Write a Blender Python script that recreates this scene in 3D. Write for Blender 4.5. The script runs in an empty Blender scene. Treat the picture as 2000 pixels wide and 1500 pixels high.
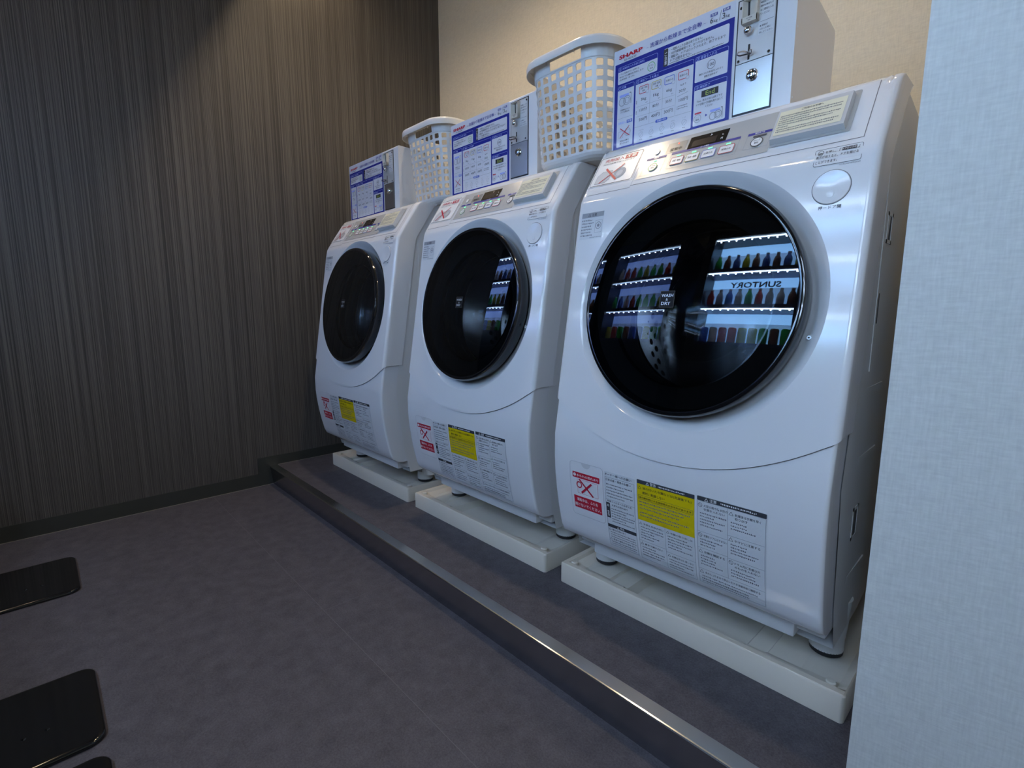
import bpy, bmesh, math, random
from mathutils import Vector, Matrix

S = bpy.context.scene
COL = S.collection
random.seed(7)
PI = math.pi

# ------------------------------------------------------------------ camera
cam_d = bpy.data.cameras.new('camera'); cam = bpy.data.objects.new('camera', cam_d); COL.objects.link(cam)
cam_d.sensor_fit = 'HORIZONTAL'; cam_d.sensor_width = 36.0; cam_d.lens = 0.9861754 * 18.0
cam_d.clip_start = 0.02; cam_d.clip_end = 60
RR = ((0.686612981, 0.727022817, 0.000661033),
      (-0.107517465, 0.100642043, 0.989096140),
      (-0.719028934, 0.679197322, -0.147269784))
CP = (0.81013794, -0.93829563, 0.70398033)
cam.matrix_world = Matrix(((RR[0][0], RR[1][0], -RR[2][0], CP[0]),
                           (RR[0][1], RR[1][1], -RR[2][1], CP[1]),
                           (RR[0][2], RR[1][2], -RR[2][2], CP[2]),
                           (0, 0, 0, 1)))
S.camera = cam

# ------------------------------------------------------------------ world, lights, exposure
S.view_settings.view_transform = 'Standard'; S.view_settings.look = 'None'
S.view_settings.gamma = 1.0; S.view_settings.use_curve_mapping = False
S.view_settings.exposure = 0.0
w = bpy.data.worlds.new('world'); S.world = w; w.use_nodes = True
w.node_tree.nodes['Background'].inputs[0].default_value = (0.75, 0.8, 1.0, 1)
w.node_tree.nodes['Background'].inputs[1].default_value = 0.02

WARM = (1.0, 0.78, 0.52)
BLUE = (0.52, 0.72, 1.0)
DOWN = [(-1.36, 0.0, 2.33), (-0.60, 0.0, 2.33), (0.56, 0.36, 2.33)]                         # bay downlights; the last is added to warm the coin box side and flank
DOWN_W = [7.0, 26.0, 9.0]
ROOM = [(-1.33, -1.12, 2.43), (-0.15, -1.25, 2.43)]                       # downlights in the room
ROOM_W = [2.2, 7.0]
VEND_E = 6.6                                                           # lit backs of the vending machines
LED_E = 110.0

def spot(name, loc, watt, angle=150, blend=0.6, color=WARM, r=0.035):
    d = bpy.data.lights.new(name, 'SPOT'); d.energy = watt; d.color = color
    d.spot_size = math.radians(angle); d.spot_blend = blend; d.shadow_soft_size = r
    o = bpy.data.objects.new(name, d); o.location = loc; COL.objects.link(o); return o

# ------------------------------------------------------------------ helpers
MATS = {}
def mat(name, col=(0.8, 0.8, 0.8), rough=0.5, metal=0.0, emis=None, es=1.0, spec=0.5, coat=0.0, noise=None):
    if name in MATS: return MATS[name]
    m = bpy.data.materials.new(name); m.use_nodes = True; nt = m.node_tree
    b = nt.nodes['Principled BSDF']
    b.inputs['Base Color'].default_value = (*col, 1); b.inputs['Roughness'].default_value = rough
    b.inputs['Metallic'].default_value = metal; b.inputs['Specular IOR Level'].default_value = spec
    b.inputs['Coat Weight'].default_value = coat; b.inputs['Coat Roughness'].default_value = 0.06
    if emis: b.inputs['Emission Color'].default_value = (*emis, 1); b.inputs['Emission Strength'].default_value = es
    if noise:
        sc, amt = noise
        tc = nt.nodes.new('ShaderNodeTexCoord'); n = nt.nodes.new('ShaderNodeTexNoise'); n.inputs['Scale'].default_value = sc
        n.inputs['Detail'].default_value = 3
        r = nt.nodes.new('ShaderNodeMapRange'); r.inputs['To Min'].default_value = 1 - amt; r.inputs['To Max'].default_value = 1 + amt
        mx = nt.nodes.new('ShaderNodeMix'); mx.data_type = 'RGBA'; mx.blend_type = 'MULTIPLY'; mx.inputs[0].default_value = 1
        mx.inputs[6].default_value = (*col, 1)
        nt.links.new(tc.outputs['Object'], n.inputs['Vector']); nt.links.new(n.outputs['Fac'], r.inputs['Value'])
        nt.links.new(r.outputs[0], mx.inputs[7]); nt.links.new(mx.outputs[2], b.inputs['Base Color'])
    MATS[name] = m
    return m

class MB:
    """Collects shapes, then links them as one mesh object."""
    def __init__(s): s.v = []; s.f = []; s.m = []; s.sm = []; s.mats = []
    def mi(s, m):
        if m not in s.mats: s.mats.append(m)
        return s.mats.index(m)
    def add(s, vs, fs, m, smooth=False):
        o = len(s.v); s.v += [tuple(p) for p in vs]; k = s.mi(m)
        for f in fs: s.f.append([i + o for i in f]); s.m.append(k); s.sm.append(smooth)
    def box(s, a, b, m, bev=0.0, seg=2):
        if bev <= 0:
            (x0, y0, z0), (x1, y1, z1) = a, b
            vs = [(x, y, z) for z in (z0, z1) for y in (y0, y1) for x in (x0, x1)]
            s.add(vs, [(0, 2, 3, 1), (4, 5, 7, 6), (0, 1, 5, 4), (2, 6, 7, 3), (0, 4, 6, 2), (1, 3, 7, 5)], m)
        else:
            bm = bmesh.new(); bmesh.ops.create_cube(bm, size=1)
            for v in bm.verts: v.co = Vector([(a[i] + b[i]) / 2 + v.co[i] * (b[i] - a[i]) for i in range(3)])
            bmesh.ops.bevel(bm, geom=bm.edges[:], offset=bev, segments=seg, profile=0.5, affect='EDGES')
            s.bm(bm, m, True)
    def bm(s, bm, m, smooth=False, M=None):
        bm.verts.index_update()
        s.add([(M @ v.co) if M else v.co for v in bm.verts], [[v.index for v in f.verts] for f in bm.faces], m, smooth); bm.free()
    def cyl(s, p, axis, r, h, m, n=24, r2=None, smooth=True, caps=True):
        a = Vector(axis).normalized(); u = a.orthogonal().normalized(); w_ = a.cross(u); p = Vector(p); r2 = r if r2 is None else r2
        vs = [p + r * (math.cos(t) * u + math.sin(t) * w_) for t in [2 * PI * i / n for i in range(n)]]
        vs += [p + a * h + r2 * (math.cos(t) * u + math.sin(t) * w_) for t in [2 * PI * i / n for i in range(n)]]
        s.add(vs, [(i, (i + 1) % n, n + (i + 1) % n, n + i) for i in range(n)], m, smooth)
        if caps: s.add(vs, [list(range(n))[::-1], list(range(n, 2 * n))], m, False)
    def lathe(s, prof, m, O, e1, e2, nn, n=96, smooth=True, closed=False):
        """prof: list of (radius, height along nn) round origin O."""
        O = Vector(O); vs = []
        for r, h in prof:
            for i in range(n):
                t = 2 * PI * i / n; vs.append(O + nn * h + (e1 * math.cos(t) + e2 * math.sin(t)) * r)
        fs = []
        for k in range(len(prof) - 1):
            for i in range(n):
                j = (i + 1) % n; fs.append((k * n + i, k * n + j, (k + 1) * n + j, (k + 1) * n + i))
        s.add(vs, fs, m, smooth)
    def tube(s, pts, r, m, n=10):
        pts = [Vector(p) for p in pts]; vs = []; u = None
        for i, p in enumerate(pts):
            d = (pts[min(i + 1, len(pts) - 1)] - pts[max(i - 1, 0)]).normalized()
            if u is None: u = d.orthogonal().normalized()
            u = (u - d * u.dot(d)).normalized(); v = d.cross(u)
            for k in range(n): t = 2 * PI * k / n; vs.append(p + r * (math.cos(t) * u + math.sin(t) * v))
        fs = [(i * n + k, i * n + (k + 1) % n, (i + 1) * n + (k + 1) % n, (i + 1) * n + k) for i in range(len(pts) - 1) for k in range(n)]
        fs += [list(range(n))[::-1], list(range((len(pts) - 1) * n, len(pts) * n))]
        s.add(vs, fs, m, True)
    def build(s, name, parent=None, sharp=35, loc=None):
        me = bpy.data.meshes.new(name); me.from_pydata(s.v, [], s.f)
        for m in s.mats: me.materials.append(m)
        me.polygons.foreach_set('material_index', s.m); me.polygons.foreach_set('use_smooth', s.sm); me.update()
        if any(s.sm):
            bm = bmesh.new(); bm.from_mesh(me); ca = math.radians(sharp)
            for e in bm.edges:
                if len(e.link_faces) == 2 and e.calc_face_angle(0) > ca: e.smooth = False
            bm.to_mesh(me); bm.free()
        o = bpy.data.objects.new(name, me); COL.objects.link(o)
        if parent is not None:
            o.parent = parent
            off = Vector((0, 0, 0)); q = parent
            while q is not None: off += q.location; q = q.parent
            for v in me.vertices: v.co -= off
        elif loc is not None:
            for v in me.vertices: v.co -= Vector(loc)
            o.location = loc
        return o

def tag(o, label=None, cat=None, group=None, kind=None):
    if label: o['label'] = label
    if cat: o['category'] = cat
    if group: o['group'] = group
    if kind: o['kind'] = kind
    return o
def empty(name, loc):
    o = bpy.data.objects.new(name, None); o.location = loc; o.empty_display_size = 0.1; COL.objects.link(o); return o
def copy_tree(o, parent=None):
    c = o.copy(); COL.objects.link(c)
    if parent is not None: c.parent = parent
    for ch in list(KIDS.get(o.name, [])): copy_tree(ch, c)
    return c
KIDS = {}
def index_kids():
    KIDS.clear()
    for o in COL.objects:
        if o.parent: KIDS.setdefault(o.parent.name, []).append(o)

# ---- text as mesh data
TC = {}
def glyphs(s, bold=0.0, shear=0.0):
    k = (s, bold, shear)
    if k in TC: return TC[k]
    cu = bpy.data.curves.new('tmp', 'FONT'); cu.body = s; cu.resolution_u = 2; cu.offset = bold; cu.shear = shear
    o = bpy.data.objects.new('tmp', cu); COL.objects.link(o)
    dg = bpy.context.evaluated_depsgraph_get(); me = bpy.data.meshes.new_from_object(o.evaluated_get(dg))
    vs = [(v.co.x, v.co.y) for v in me.vertices]; fs = [list(p.vertices) for p in me.polygons]
    bpy.data.objects.remove(o); bpy.data.curves.remove(cu); bpy.data.meshes.remove(me)
    x0 = min(p[0] for p in vs); x1 = max(p[0] for p in vs); y0 = min(p[1] for p in vs); y1 = max(p[1] for p in vs)
    TC[k] = ([((x - x0), (y - y0)) for x, y in vs], fs, x1 - x0, y1 - y0); return TC[k]

class Dec:
    """2D artwork laid on a surface: fn(x, z, off) -> 3D point."""
    def __init__(s, mb, fn, sub=9.9): s.mb = mb; s.fn = fn; s.sub = sub
    def rect(s, x0, z0, x1, z1, m, off, r=0.0):
        zs = [z0]; 
        if r > 0: zs += [z0 + r * (1 - math.cos(k * PI / 8)) for k in (1, 2, 3, 4)]
        a, b = z0 + r, z1 - r; n = max(1, int((b - a) / s.sub))
        zs += [a + (b - a) * k / n for k in range(1, n + 1)]
        if r > 0: zs += [z1 - r * (1 - math.cos(k * PI / 8)) for k in (3, 2, 1, 0)]
        vs = []
        for z in zs:
            d = 0.0
            if r > 0:
                q = max(0.0, (z0 + r - z), (z - (z1 - r))) / r; q = min(q, 1); d = r * (1 - math.sqrt(max(0, 1 - q * q)))
            vs += [s.fn(x0 + d, z, off), s.fn(x1 - d, z, off)]
        s.mb.add(vs, [(2 * i, 2 * i + 1, 2 * i + 3, 2 * i + 2) for i in range(len(zs) - 1)], m)
    def line(s, x0, z0, x1, z1, wd, m, off):
        L = math.hypot(x1 - x0, z1 - z0) or 1e-9; nx, nz = -(z1 - z0) / L * wd / 2, (x1 - x0) / L * wd / 2
        n = max(1, int(L / s.sub)); vs = []
        for k in range(n + 1):
            t = k / n; x = x0 + (x1 - x0) * t; z = z0 + (z1 - z0) * t
            vs += [s.fn(x + nx, z + nz, off), s.fn(x - nx, z - nz, off)]
        s.mb.add(vs, [(2 * i, 2 * i + 1, 2 * i + 3, 2 * i + 2) for i in range(n)], m)
    def frame(s, x0, z0, x1, z1, wd, m, off):
        s.line(x0, z0, x1, z0, wd, m, off); s.line(x0, z1, x1, z1, wd, m, off)
        s.line(x0, z0, x0, z1, wd, m, off); s.line(x1, z0, x1, z1, wd, m, off)
    def rframe(s, x0, z0, x1, z1, r, wd, m, off):
        def loop(d):
            P = []
            for cx, cz, a0 in ((x1 - r, z1 - r, 0), (x0 + r, z1 - r, 90), (x0 + r, z0 + r, 180), (x1 - r, z0 + r, 270)):
                for k in range(5):
                    t = math.radians(a0 + k * 22.5); P.append((cx + (r - d) * math.cos(t), cz + (r - d) * math.sin(t)))
            return P
        A, B = loop(0), loop(wd); n = len(A)
        if s.sub < 1:   # subdivide the straight parts
            def fine(P):
                Q = []
                for i in range(n):
                    a, b = P[i], P[(i + 1) % n]; k_ = 8 if i % 5 == 4 else 1
                    Q += [(a[0] + (b[0] - a[0]) * t / k_, a[1] + (b[1] - a[1]) * t / k_) for t in range(k_)]
                return Q
            A, B = fine(A), fine(B); n = len(A)
        s.mb.add([s.fn(x, z, off) for x, z in A] + [s.fn(x, z, off) for x, z in B],
                 [(i, (i + 1) % n, n + (i + 1) % n, n + i) for i in range(n)], m)
    def ring(s, cx, cz, r, wd, m, off, n=28, ax=1.0):
        a = [(math.cos(2 * PI * i / n), math.sin(2 * PI * i / n)) for i in range(n)]
        s.mb.add([s.fn(cx + r * ax * c, cz + r * q, off) for c, q in a] + [s.fn(cx + (r - wd) * ax * c, cz + (r - wd) * q, off) for c, q in a],
                 [(i, (i + 1) % n, n + (i + 1) % n, n + i) for i in range(n)], m)
    def disc(s, cx, cz, r, m, off, n=24, ax=1.0):
        s.mb.add([s.fn(cx + r * ax * math.cos(2 * PI * i / n), cz + r * math.sin(2 * PI * i / n), off) for i in range(n)], [list(range(n))], m)
    def poly(s, P, m, off): s.mb.add([s.fn(x, z, off) for x, z in P], [list(range(len(P)))], m)
    def text(s, t, x, z, m, off, h=None, w=None, bold=0.008, shear=0.0, al='l', vert=False):
        """bottom-left of the ink box at x, z; h = ink height, w = ink width."""
        if vert:
            n = len(t)
            for i, c in enumerate(t): s.text(c, x, z + h * (n - 1 - i) * 1.12, m, off, h=h, w=w, bold=bold)
            return
        vs, fs, W, H = glyphs(t, bold, shear)
        sy = (h / H) if h else None; sx = (w / W) if w else None
        if sy is None: sy = sx
        if sx is None: sx = sy
        if al == 'c': x -= W * sx / 2
        if al == 'r': x -= W * sx
        s.mb.add([s.fn(x + a * sx, z + b * sy, off) for a, b in vs], fs, m)
    def dashes(s, x0, x1, z, h, m, off, rnd, fill=0.70):
        if m is INKG: m = INKM
        x = x0
        while x < x1 - h * 0.5:
            ww = h * rnd.choice((0.5, 0.8, 0.95, 0.95)); hh = h * rnd.uniform(0.55, 1.0)
            x2 = min(x + ww * fill, x1); zz = z + (h - hh) * rnd.random()
            s.mb.add([s.fn(x, zz, off), s.fn(x2, zz, off), s.fn(x2, zz + hh, off), s.fn(x, zz + hh, off)], [(0, 1, 2, 3)], m)
            x += ww + h * 0.12
    def tri(s, cx, cz, r, wd, m, off):
        P = [(cx + r * math.cos(math.radians(a)), cz + r * math.sin(math.radians(a)) * 1.0) for a in (90, 210, 330)]
        for i in range(3): s.line(*P[i], *P[(i + 1) % 3], wd, m, off)

def N(nt, t, **kw):
    n = nt.nodes.new(t)
    for k, v in kw.items(): setattr(n, k, v)
    return n

# ------------------------------------------------------------------ surface materials
def wallpaper(name, col, weave=900.0, stripe=0.0, strength=0.25):
    m = bpy.data.materials.new(name); m.use_nodes = True; nt = m.node_tree; b = nt.nodes['Principled BSDF']
    tc = N(nt, 'ShaderNodeTexCoord')
    mp = N(nt, 'ShaderNodeMapping'); mp.inputs['Scale'].default_value = (60, 60, 330)
    n1 = N(nt, 'ShaderNodeTexNoise'); n1.inputs['Scale'].default_value = 1; n1.inputs['Detail'].default_value = 2
    mp2 = N(nt, 'ShaderNodeMapping'); mp2.inputs['Scale'].default_value = (420, 420, 40)
    n2 = N(nt, 'ShaderNodeTexNoise'); n2.inputs['Scale'].default_value = 1; n2.inputs['Detail'].default_value = 2
    nt.links.new(tc.outputs['Object'], mp.inputs[0]); nt.links.new(mp.outputs[0], n1.inputs['Vector'])
    nt.links.new(tc.outputs['Object'], mp2.inputs[0]); nt.links.new(mp2.outputs[0], n2.inputs['Vector'])
    ad = N(nt, 'ShaderNodeMath', operation='ADD'); nt.links.new(n1.outputs['Fac'], ad.inputs[0]); nt.links.new(n2.outputs['Fac'], ad.inputs[1])
    r = N(nt, 'ShaderNodeMapRange'); r.inputs['From Min'].default_value = 0.6; r.inputs['From Max'].default_value = 1.4
    r.inputs['To Min'].default_value = 0.90; r.inputs['To Max'].default_value = 1.08
    nt.links.new(ad.outputs[0], r.inputs['Value'])
    mx = N(nt, 'ShaderNodeMix', data_type='RGBA', blend_type='MULTIPLY'); mx.inputs[0].default_value = 1; mx.inputs[6].default_value = (*col, 1)
    nt.links.new(r.outputs[0], mx.inputs[7]); nt.links.new(mx.outputs[2], b.inputs['Base Color'])
    bp = N(nt, 'ShaderNodeBump'); bp.inputs['Strength'].default_value = strength; bp.inputs['Distance'].default_value = 0.0006
    nt.links.new(ad.outputs[0], bp.inputs['Height']); nt.links.new(bp.outputs[0], b.inputs['Normal'])
    b.inputs['Roughness'].default_value = 0.7; b.inputs['Specular IOR Level'].default_value = 0.3
    return m
M_beige = wallpaper('cream_wallpaper', (0.74, 0.67, 0.52))
M_beige2 = wallpaper('white_weave_wallpaper', (0.72, 0.72, 0.69), strength=0.35)

def striped():
    m = bpy.data.materials.new('striped_dark_wallpaper'); m.use_nodes = True; nt = m.node_tree; b = nt.nodes['Principled BSDF']
    tc = N(nt, 'ShaderNodeTexCoord')
    def layer(sy, sz, det, rough=0.6):
        mp = N(nt, 'ShaderNodeMapping'); mp.inputs['Scale'].default_value = (0, sy, sz)
        n = N(nt, 'ShaderNodeTexNoise'); n.inputs['Scale'].default_value = 1; n.inputs['Detail'].default_value = det; n.inputs['Roughness'].default_value = rough
        nt.links.new(tc.outputs['Object'], mp.inputs[0]); nt.links.new(mp.outputs[0], n.inputs['Vector']); return n
    a = layer(330, 0.5, 2); c = layer(45, 0.15, 2); d = layer(900, 4.0, 2)
    r1 = N(nt, 'ShaderNodeValToRGB'); r1.color_ramp.elements[0].position = 0.40; r1.color_ramp.elements[1].position = 0.60
    r1.color_ramp.elements[0].color = (0.056, 0.051, 0.048, 1); r1.color_ramp.elements[1].color = (0.140, 0.127, 0.113, 1)
    nt.links.new(a.outputs['Fac'], r1.inputs[0])
    r2 = N(nt, 'ShaderNodeMapRange'); r2.inputs['From Min'].default_value = 0.35; r2.inputs['From Max'].default_value = 0.65
    r2.inputs['To Min'].default_value = 0.84; r2.inputs['To Max'].default_value = 1.14; nt.links.new(c.outputs['Fac'], r2.inputs['Value'])
    r3 = N(nt, 'ShaderNodeMapRange'); r3.inputs['From Min'].default_value = 0.3; r3.inputs['From Max'].default_value = 0.7
    r3.inputs['To Min'].default_value = 0.75; r3.inputs['To Max'].default_value = 1.25; nt.links.new(d.outputs['Fac'], r3.inputs['Value'])
    mu = N(nt, 'ShaderNodeMath', operation='MULTIPLY'); nt.links.new(r2.outputs[0], mu.inputs[0]); nt.links.new(r3.outputs[0], mu.inputs[1])
    mx = N(nt, 'ShaderNodeMix', data_type='RGBA', blend_type='MULTIPLY'); mx.inputs[0].default_value = 1
    nt.links.new(r1.outputs[0], mx.inputs[6]); nt.links.new(mu.outputs[0], mx.inputs[7]); nt.links.new(mx.outputs[2], b.inputs['Base Color'])
    bp = N(nt, 'ShaderNodeBump'); bp.inputs['Strength'].default_value = 0.25; bp.inputs['Distance'].default_value = 0.0008
    nt.links.new(d.outputs['Fac'], bp.inputs['Height']); nt.links.new(bp.outputs[0], b.inputs['Normal'])
    b.inputs['Roughness'].default_value = 0.5; b.inputs['Specular IOR Level'].default_value = 0.35
    return m
M_stripe = striped()

def floor_mat():
    m = bpy.data.materials.new('charcoal_mottled_tile'); m.use_nodes = True; nt = m.node_tree; b = nt.nodes['Principled BSDF']
    tc = N(nt, 'ShaderNodeTexCoord')
    n1 = N(nt, 'ShaderNodeTexNoise'); n1.inputs['Scale'].default_value = 26; n1.inputs['Detail'].default_value = 8; n1.inputs['Roughness'].default_value = 0.7
    n2 = N(nt, 'ShaderNodeTexNoise'); n2.inputs['Scale'].default_value = 260; n2.inputs['Detail'].default_value = 3; n2.inputs['Roughness'].default_value = 0.8
    for n in (n1, n2): nt.links.new(tc.outputs['Object'], n.inputs['Vector'])
    r = N(nt, 'ShaderNodeValToRGB'); r.color_ramp.elements[0].position = 0.3; r.color_ramp.elements[1].position = 0.72
    r.color_ramp.elements[0].color = (0.044, 0.042, 0.050, 1); r.color_ramp.elements[1].color = (0.160, 0.149, 0.170, 1)
    ad = N(nt, 'ShaderNodeMix', data_type='FLOAT'); ad.inputs[0].default_value = 0.55
    nt.links.new(n1.outputs['Fac'], ad.inputs[2]); nt.links.new(n2.outputs['Fac'], ad.inputs[3]); nt.links.new(ad.outputs[0], r.inputs[0])
    nt.links.new(r.outputs[0], b.inputs['Base Color'])
    bp = N(nt, 'ShaderNodeBump'); bp.inputs['Strength'].default_value = 0.15; bp.inputs['Distance'].default_value = 0.0005
    nt.links.new(n2.outputs['Fac'], bp.inputs['Height']); nt.links.new(bp.outputs[0], b.inputs['Normal'])
    b.inputs['Roughness'].default_value = 0.55; b.inputs['Specular IOR Level'].default_value = 0.35
    return m
M_floor = floor_mat()

def steel_mat(name='brushed_steel', scale=(3, 900, 900), rough=0.26, col=(0.78, 0.76, 0.72), st=0.25):
    m = bpy.data.materials.new(name); m.use_nodes = True; nt = m.node_tree; b = nt.nodes['Principled BSDF']
    tc = N(nt, 'ShaderNodeTexCoord'); mp = N(nt, 'ShaderNodeMapping'); mp.inputs['Scale'].default_value = scale
    n = N(nt, 'ShaderNodeTexNoise'); n.inputs['Scale'].default_value = 1; n.inputs['Detail'].default_value = 3
    nt.links.new(tc.outputs['Object'], mp.inputs[0]); nt.links.new(mp.outputs[0], n.inputs['Vector'])
    bp = N(nt, 'ShaderNodeBump'); bp.inputs['Strength'].default_value = st; bp.inputs['Distance'].default_value = 0.0004
    nt.links.new(n.outputs['Fac'], bp.inputs['Height']); nt.links.new(bp.outputs[0], b.inputs['Normal'])
    b.inputs['Base Color'].default_value = (*col, 1); b.inputs['Metallic'].default_value = 1; b.inputs['Roughness'].default_value = rough
    return m
M_steel = steel_mat(rough=0.21, st=0.05, col=(0.86, 0.85, 0.82))
_b = M_steel.node_tree.nodes['Principled BSDF']; _b.inputs['Anisotropic'].default_value = 0.85; _b.inputs['Anisotropic Rotation'].default_value = 0.0
_tg = N(M_steel.node_tree, 'ShaderNodeTangent', direction_type='RADIAL', axis='X'); M_steel.node_tree.links.new(_tg.outputs[0], _b.inputs['Tangent'])
M_riser_shade = steel_mat('brushed_steel_riser_shade', rough=0.25, col=(0.40, 0.40, 0.42), st=0.05)  # same stainless as the nosing; the riser's dark reflection is put into its colour
M_steelv = steel_mat('brushed_steel_plate', (900, 900, 6), 0.28, (0.60, 0.60, 0.60), 0.15)
M_base = mat('charcoal_vinyl', (0.045, 0.047, 0.040), 0.5, noise=(30, 0.08))
M_ceil = mat('ceiling_paper', (0.55, 0.53, 0.50), 0.8, noise=(80, 0.04))
M_black = mat('black', (0.006, 0.006, 0.006), 0.6)
M_dark = mat('dark_grey_print', (0.045, 0.05, 0.06), 0.5)

# ------------------------------------------------------------------ room
FZ = -0.0845
LX = -1.548
BY = 0.76
CEIL = 2.45
def struct(mb, name, loc=None): return tag(mb.build(name, loc=loc), kind='structure')
XL = -2.75
g = MB(); g.box((XL, -2.75, FZ - 0.1), (2.15, -0.205, FZ), M_floor)
seam = mat('floor_seam', (0.15, 0.14, 0.155), 0.6)
g.box((LX, -0.4545, FZ), (2.1, -0.4533, FZ + 0.0002), seam)
for x in (-1.33, -0.425, 0.48): g.box((x - 0.0005, -0.4533, FZ), (x + 0.0005, -0.206, FZ + 0.0002), seam)
struct(g, 'floor')
g = MB(); g.box((LX, -0.207, FZ - 0.1), (0.69, BY, -0.0005), M_floor); struct(g, 'floor_platform')
g = MB(); g.box((LX - 0.1, -1.32, FZ - 0.1), (LX, BY + 0.1, CEIL + 0.1), M_stripe); struct(g, 'wall_left')
g = MB(); g.box((LX, BY, FZ - 0.1), (0.8, BY + 0.1, CEIL + 0.1), M_beige); struct(g, 'wall_back')
# partition at the right: a return beside the bay and a slightly splayed face
ex, ey = 0.688, -0.215; th = math.radians(10); L = 1.45
g = MB(); A = (ex, ey); B = (ex + L * math.cos(th), ey + L * math.sin(th)); zz = (FZ, CEIL)
vs = [(x, y, z) for z in zz for x, y in (A, B, (B[0], BY + 0.1), (ex, BY + 0.1))]
g.add(vs, [(0, 1, 5, 4), (1, 2, 6, 5), (2, 3, 7, 6), (3, 0, 4, 7), (4, 5, 6, 7), (3, 2, 1, 0)], M_beige2)
struct(g, 'wall_right')
g = MB(); g.box((2.1, -2.75, FZ), (2.2, 0.2, CEIL), M_beige); struct(g, 'wall_side')
g = MB(); g.box((XL - 0.1, -2.75, FZ), (XL, -0.2, CEIL), M_beige); g.box((XL, -0.3, FZ), (LX - 0.1, -0.2, CEIL), M_beige); struct(g, 'wall_far')
g = MB(); g.box((XL, -2.85, FZ), (2.2, -2.75, CEIL), M_beige); struct(g, 'wall_front')
g = MB()
g.box((XL, -2.75, CEIL), (2.2, -0.40, CEIL + 0.1), M_ceil); g.box((XL, -0.40, CEIL), (LX, -0.2, CEIL + 0.1), M_ceil)
g.box((LX, -0.40, 2.10), (0.70, -0.118, CEIL + 0.1), M_ceil)        # bulkhead in front of the bay
g.box((0.70, -0.40, CEIL), (2.2, BY, CEIL + 0.1), M_ceil)
g.box((LX, -0.118, 2.34), (0.70, BY, CEIL + 0.1), M_ceil)           # bay ceiling
struct(g, 'ceiling')
g = MB()
vs2 = [(-1.318, FZ), (-0.2, FZ), (-0.2, 0), (BY, 0), (BY, 0.044), (-0.269, 0.044), (-0.269, -0.027), (-1.318, -0.027)]
x0, x1 = LX + 0.0002, LX + 0.004
vs = [(x0, y, z) for y, z in vs2] + [(x1, y, z) for y, z in vs2]; n = 8
g.add(vs, [(8, 9, 10, 13, 14, 15), (10, 11, 12, 13), (0, 7, 6, 5, 2, 1), (5, 4, 3, 2)] + [(i, (i + 1) % n, n + (i + 1) % n, n + i) for i in range(n)], M_base)
M_bedge = mat('baseboard_edge', (0.30, 0.28, 0.24), 0.5)
g.box((LX + 0.003, -1.318, FZ + 0.0002), (LX + 0.0056, -0.21, FZ + 0.0018), M_bedge)
g.box((LX + 0.003, -0.185, 0.0002), (LX + 0.0056, BY, 0.0016), M_bedge)
struct(g, 'baseboard_left')
g = MB(); g.box((LX + 0.005, BY - 0.004, 0.0), (0.688, BY - 0.0002, 0.044), M_base); struct(g, 'baseboard_back')
# stainless nosing on the platform edge: top strip and riser
g = MB()
prof = [(-0.188, 0.0006), (-0.2175, 0.0008), (-0.2198, 0.0), (-0.2208, -0.0022), (-0.2100, FZ + 0.0002)]
vs = []; X0, X1 = LX + 0.0055, 0.6875
for x in (X0, X1): vs += [(x, y, z) for y, z in prof] + [(x, -0.2072, FZ + 0.0002), (x, -0.2072, -0.004), (x, -0.188, -0.004)]
n = 8; g.add(vs, [(i, (i + 1) % n, n + (i + 1) % n, n + i) for i in range(n) if i != 3], M_steel, False)
g.add(vs, [(3, 4, n + 4, n + 3)], M_riser_shade)
struct(g, 'trim_step')

# ------------------------------------------------------------------ downlights
def downlight(loc, watt, label):
    t = empty('ceiling_light', loc); tag(t, label, 'lamp', 'recessed ceiling downlights')
    g = MB(); M = mat('lamp_ring', (0.7, 0.68, 0.64), 0.5)
    x, y, z = loc
    g.lathe([(0.058, 0.0), (0.058, -0.004), (0.05, -0.006), (0.045, -0.002), (0.045, 0.0)], M, (x, y, z + 0.008), Vector((1, 0, 0)), Vector((0, 1, 0)), Vector((0, 0, 1)), 40)
    g.build('trim_ring', t)
    g = MB(); g.cyl((x, y, z + 0.0065), (0, 0, 1), 0.0445, 0.002, mat('lamp_glow', (1, 1, 1), 0.5, emis=WARM, es=26), 32); g.build('diffuser', t)
    s = spot('downlight_beam', (x, y, z - 0.004), watt); s.parent = t; s.location = (0, 0, -0.004)
for i, (p_, w_) in enumerate(zip(DOWN, DOWN_W)):
    downlight(p_, w_, ['warm recessed downlight in the bay ceiling nearest the striped wall', 'warm recessed downlight in the bay ceiling above the middle washer', 'warm downlight added at the back of the bay ceiling to light the washer flank'][i])
for i, (p_, w_) in enumerate(zip(ROOM, ROOM_W)):
    downlight(p_, w_, ['warm recessed downlight above the black base plates', 'warm recessed downlight over the aisle in front of the white partition'][i])

# ------------------------------------------------------------------ washing machine
PW = mat('white_plastic', (0.80, 0.80, 0.81), 0.12, spec=0.5, coat=0.3)
PS = mat('white_enamel', (0.74, 0.74, 0.73), 0.32)
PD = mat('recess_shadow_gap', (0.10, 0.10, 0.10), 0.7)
SEAM = mat('panel_seam', (0.17, 0.17, 0.18), 0.6)
PAPER = mat('label_paper', (0.70, 0.72, 0.74), 0.16)
WHITE = mat('label_white', (0.86, 0.86, 0.86), 0.3)
GREYP = mat('control_grey', (0.50, 0.49, 0.47), 0.25)
INK = mat('ink_black', (0.02, 0.02, 0.025), 0.5)
INKG = mat('ink_grey', (0.06, 0.065, 0.08), 0.5)
INKM = mat('ink_fine_print', (0.17, 0.175, 0.20), 0.5)
INKL = mat('ink_light_grey', (0.27, 0.28, 0.31), 0.5)
RED = mat('ink_red', (0.55, 0.012, 0.04), 0.4)
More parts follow.
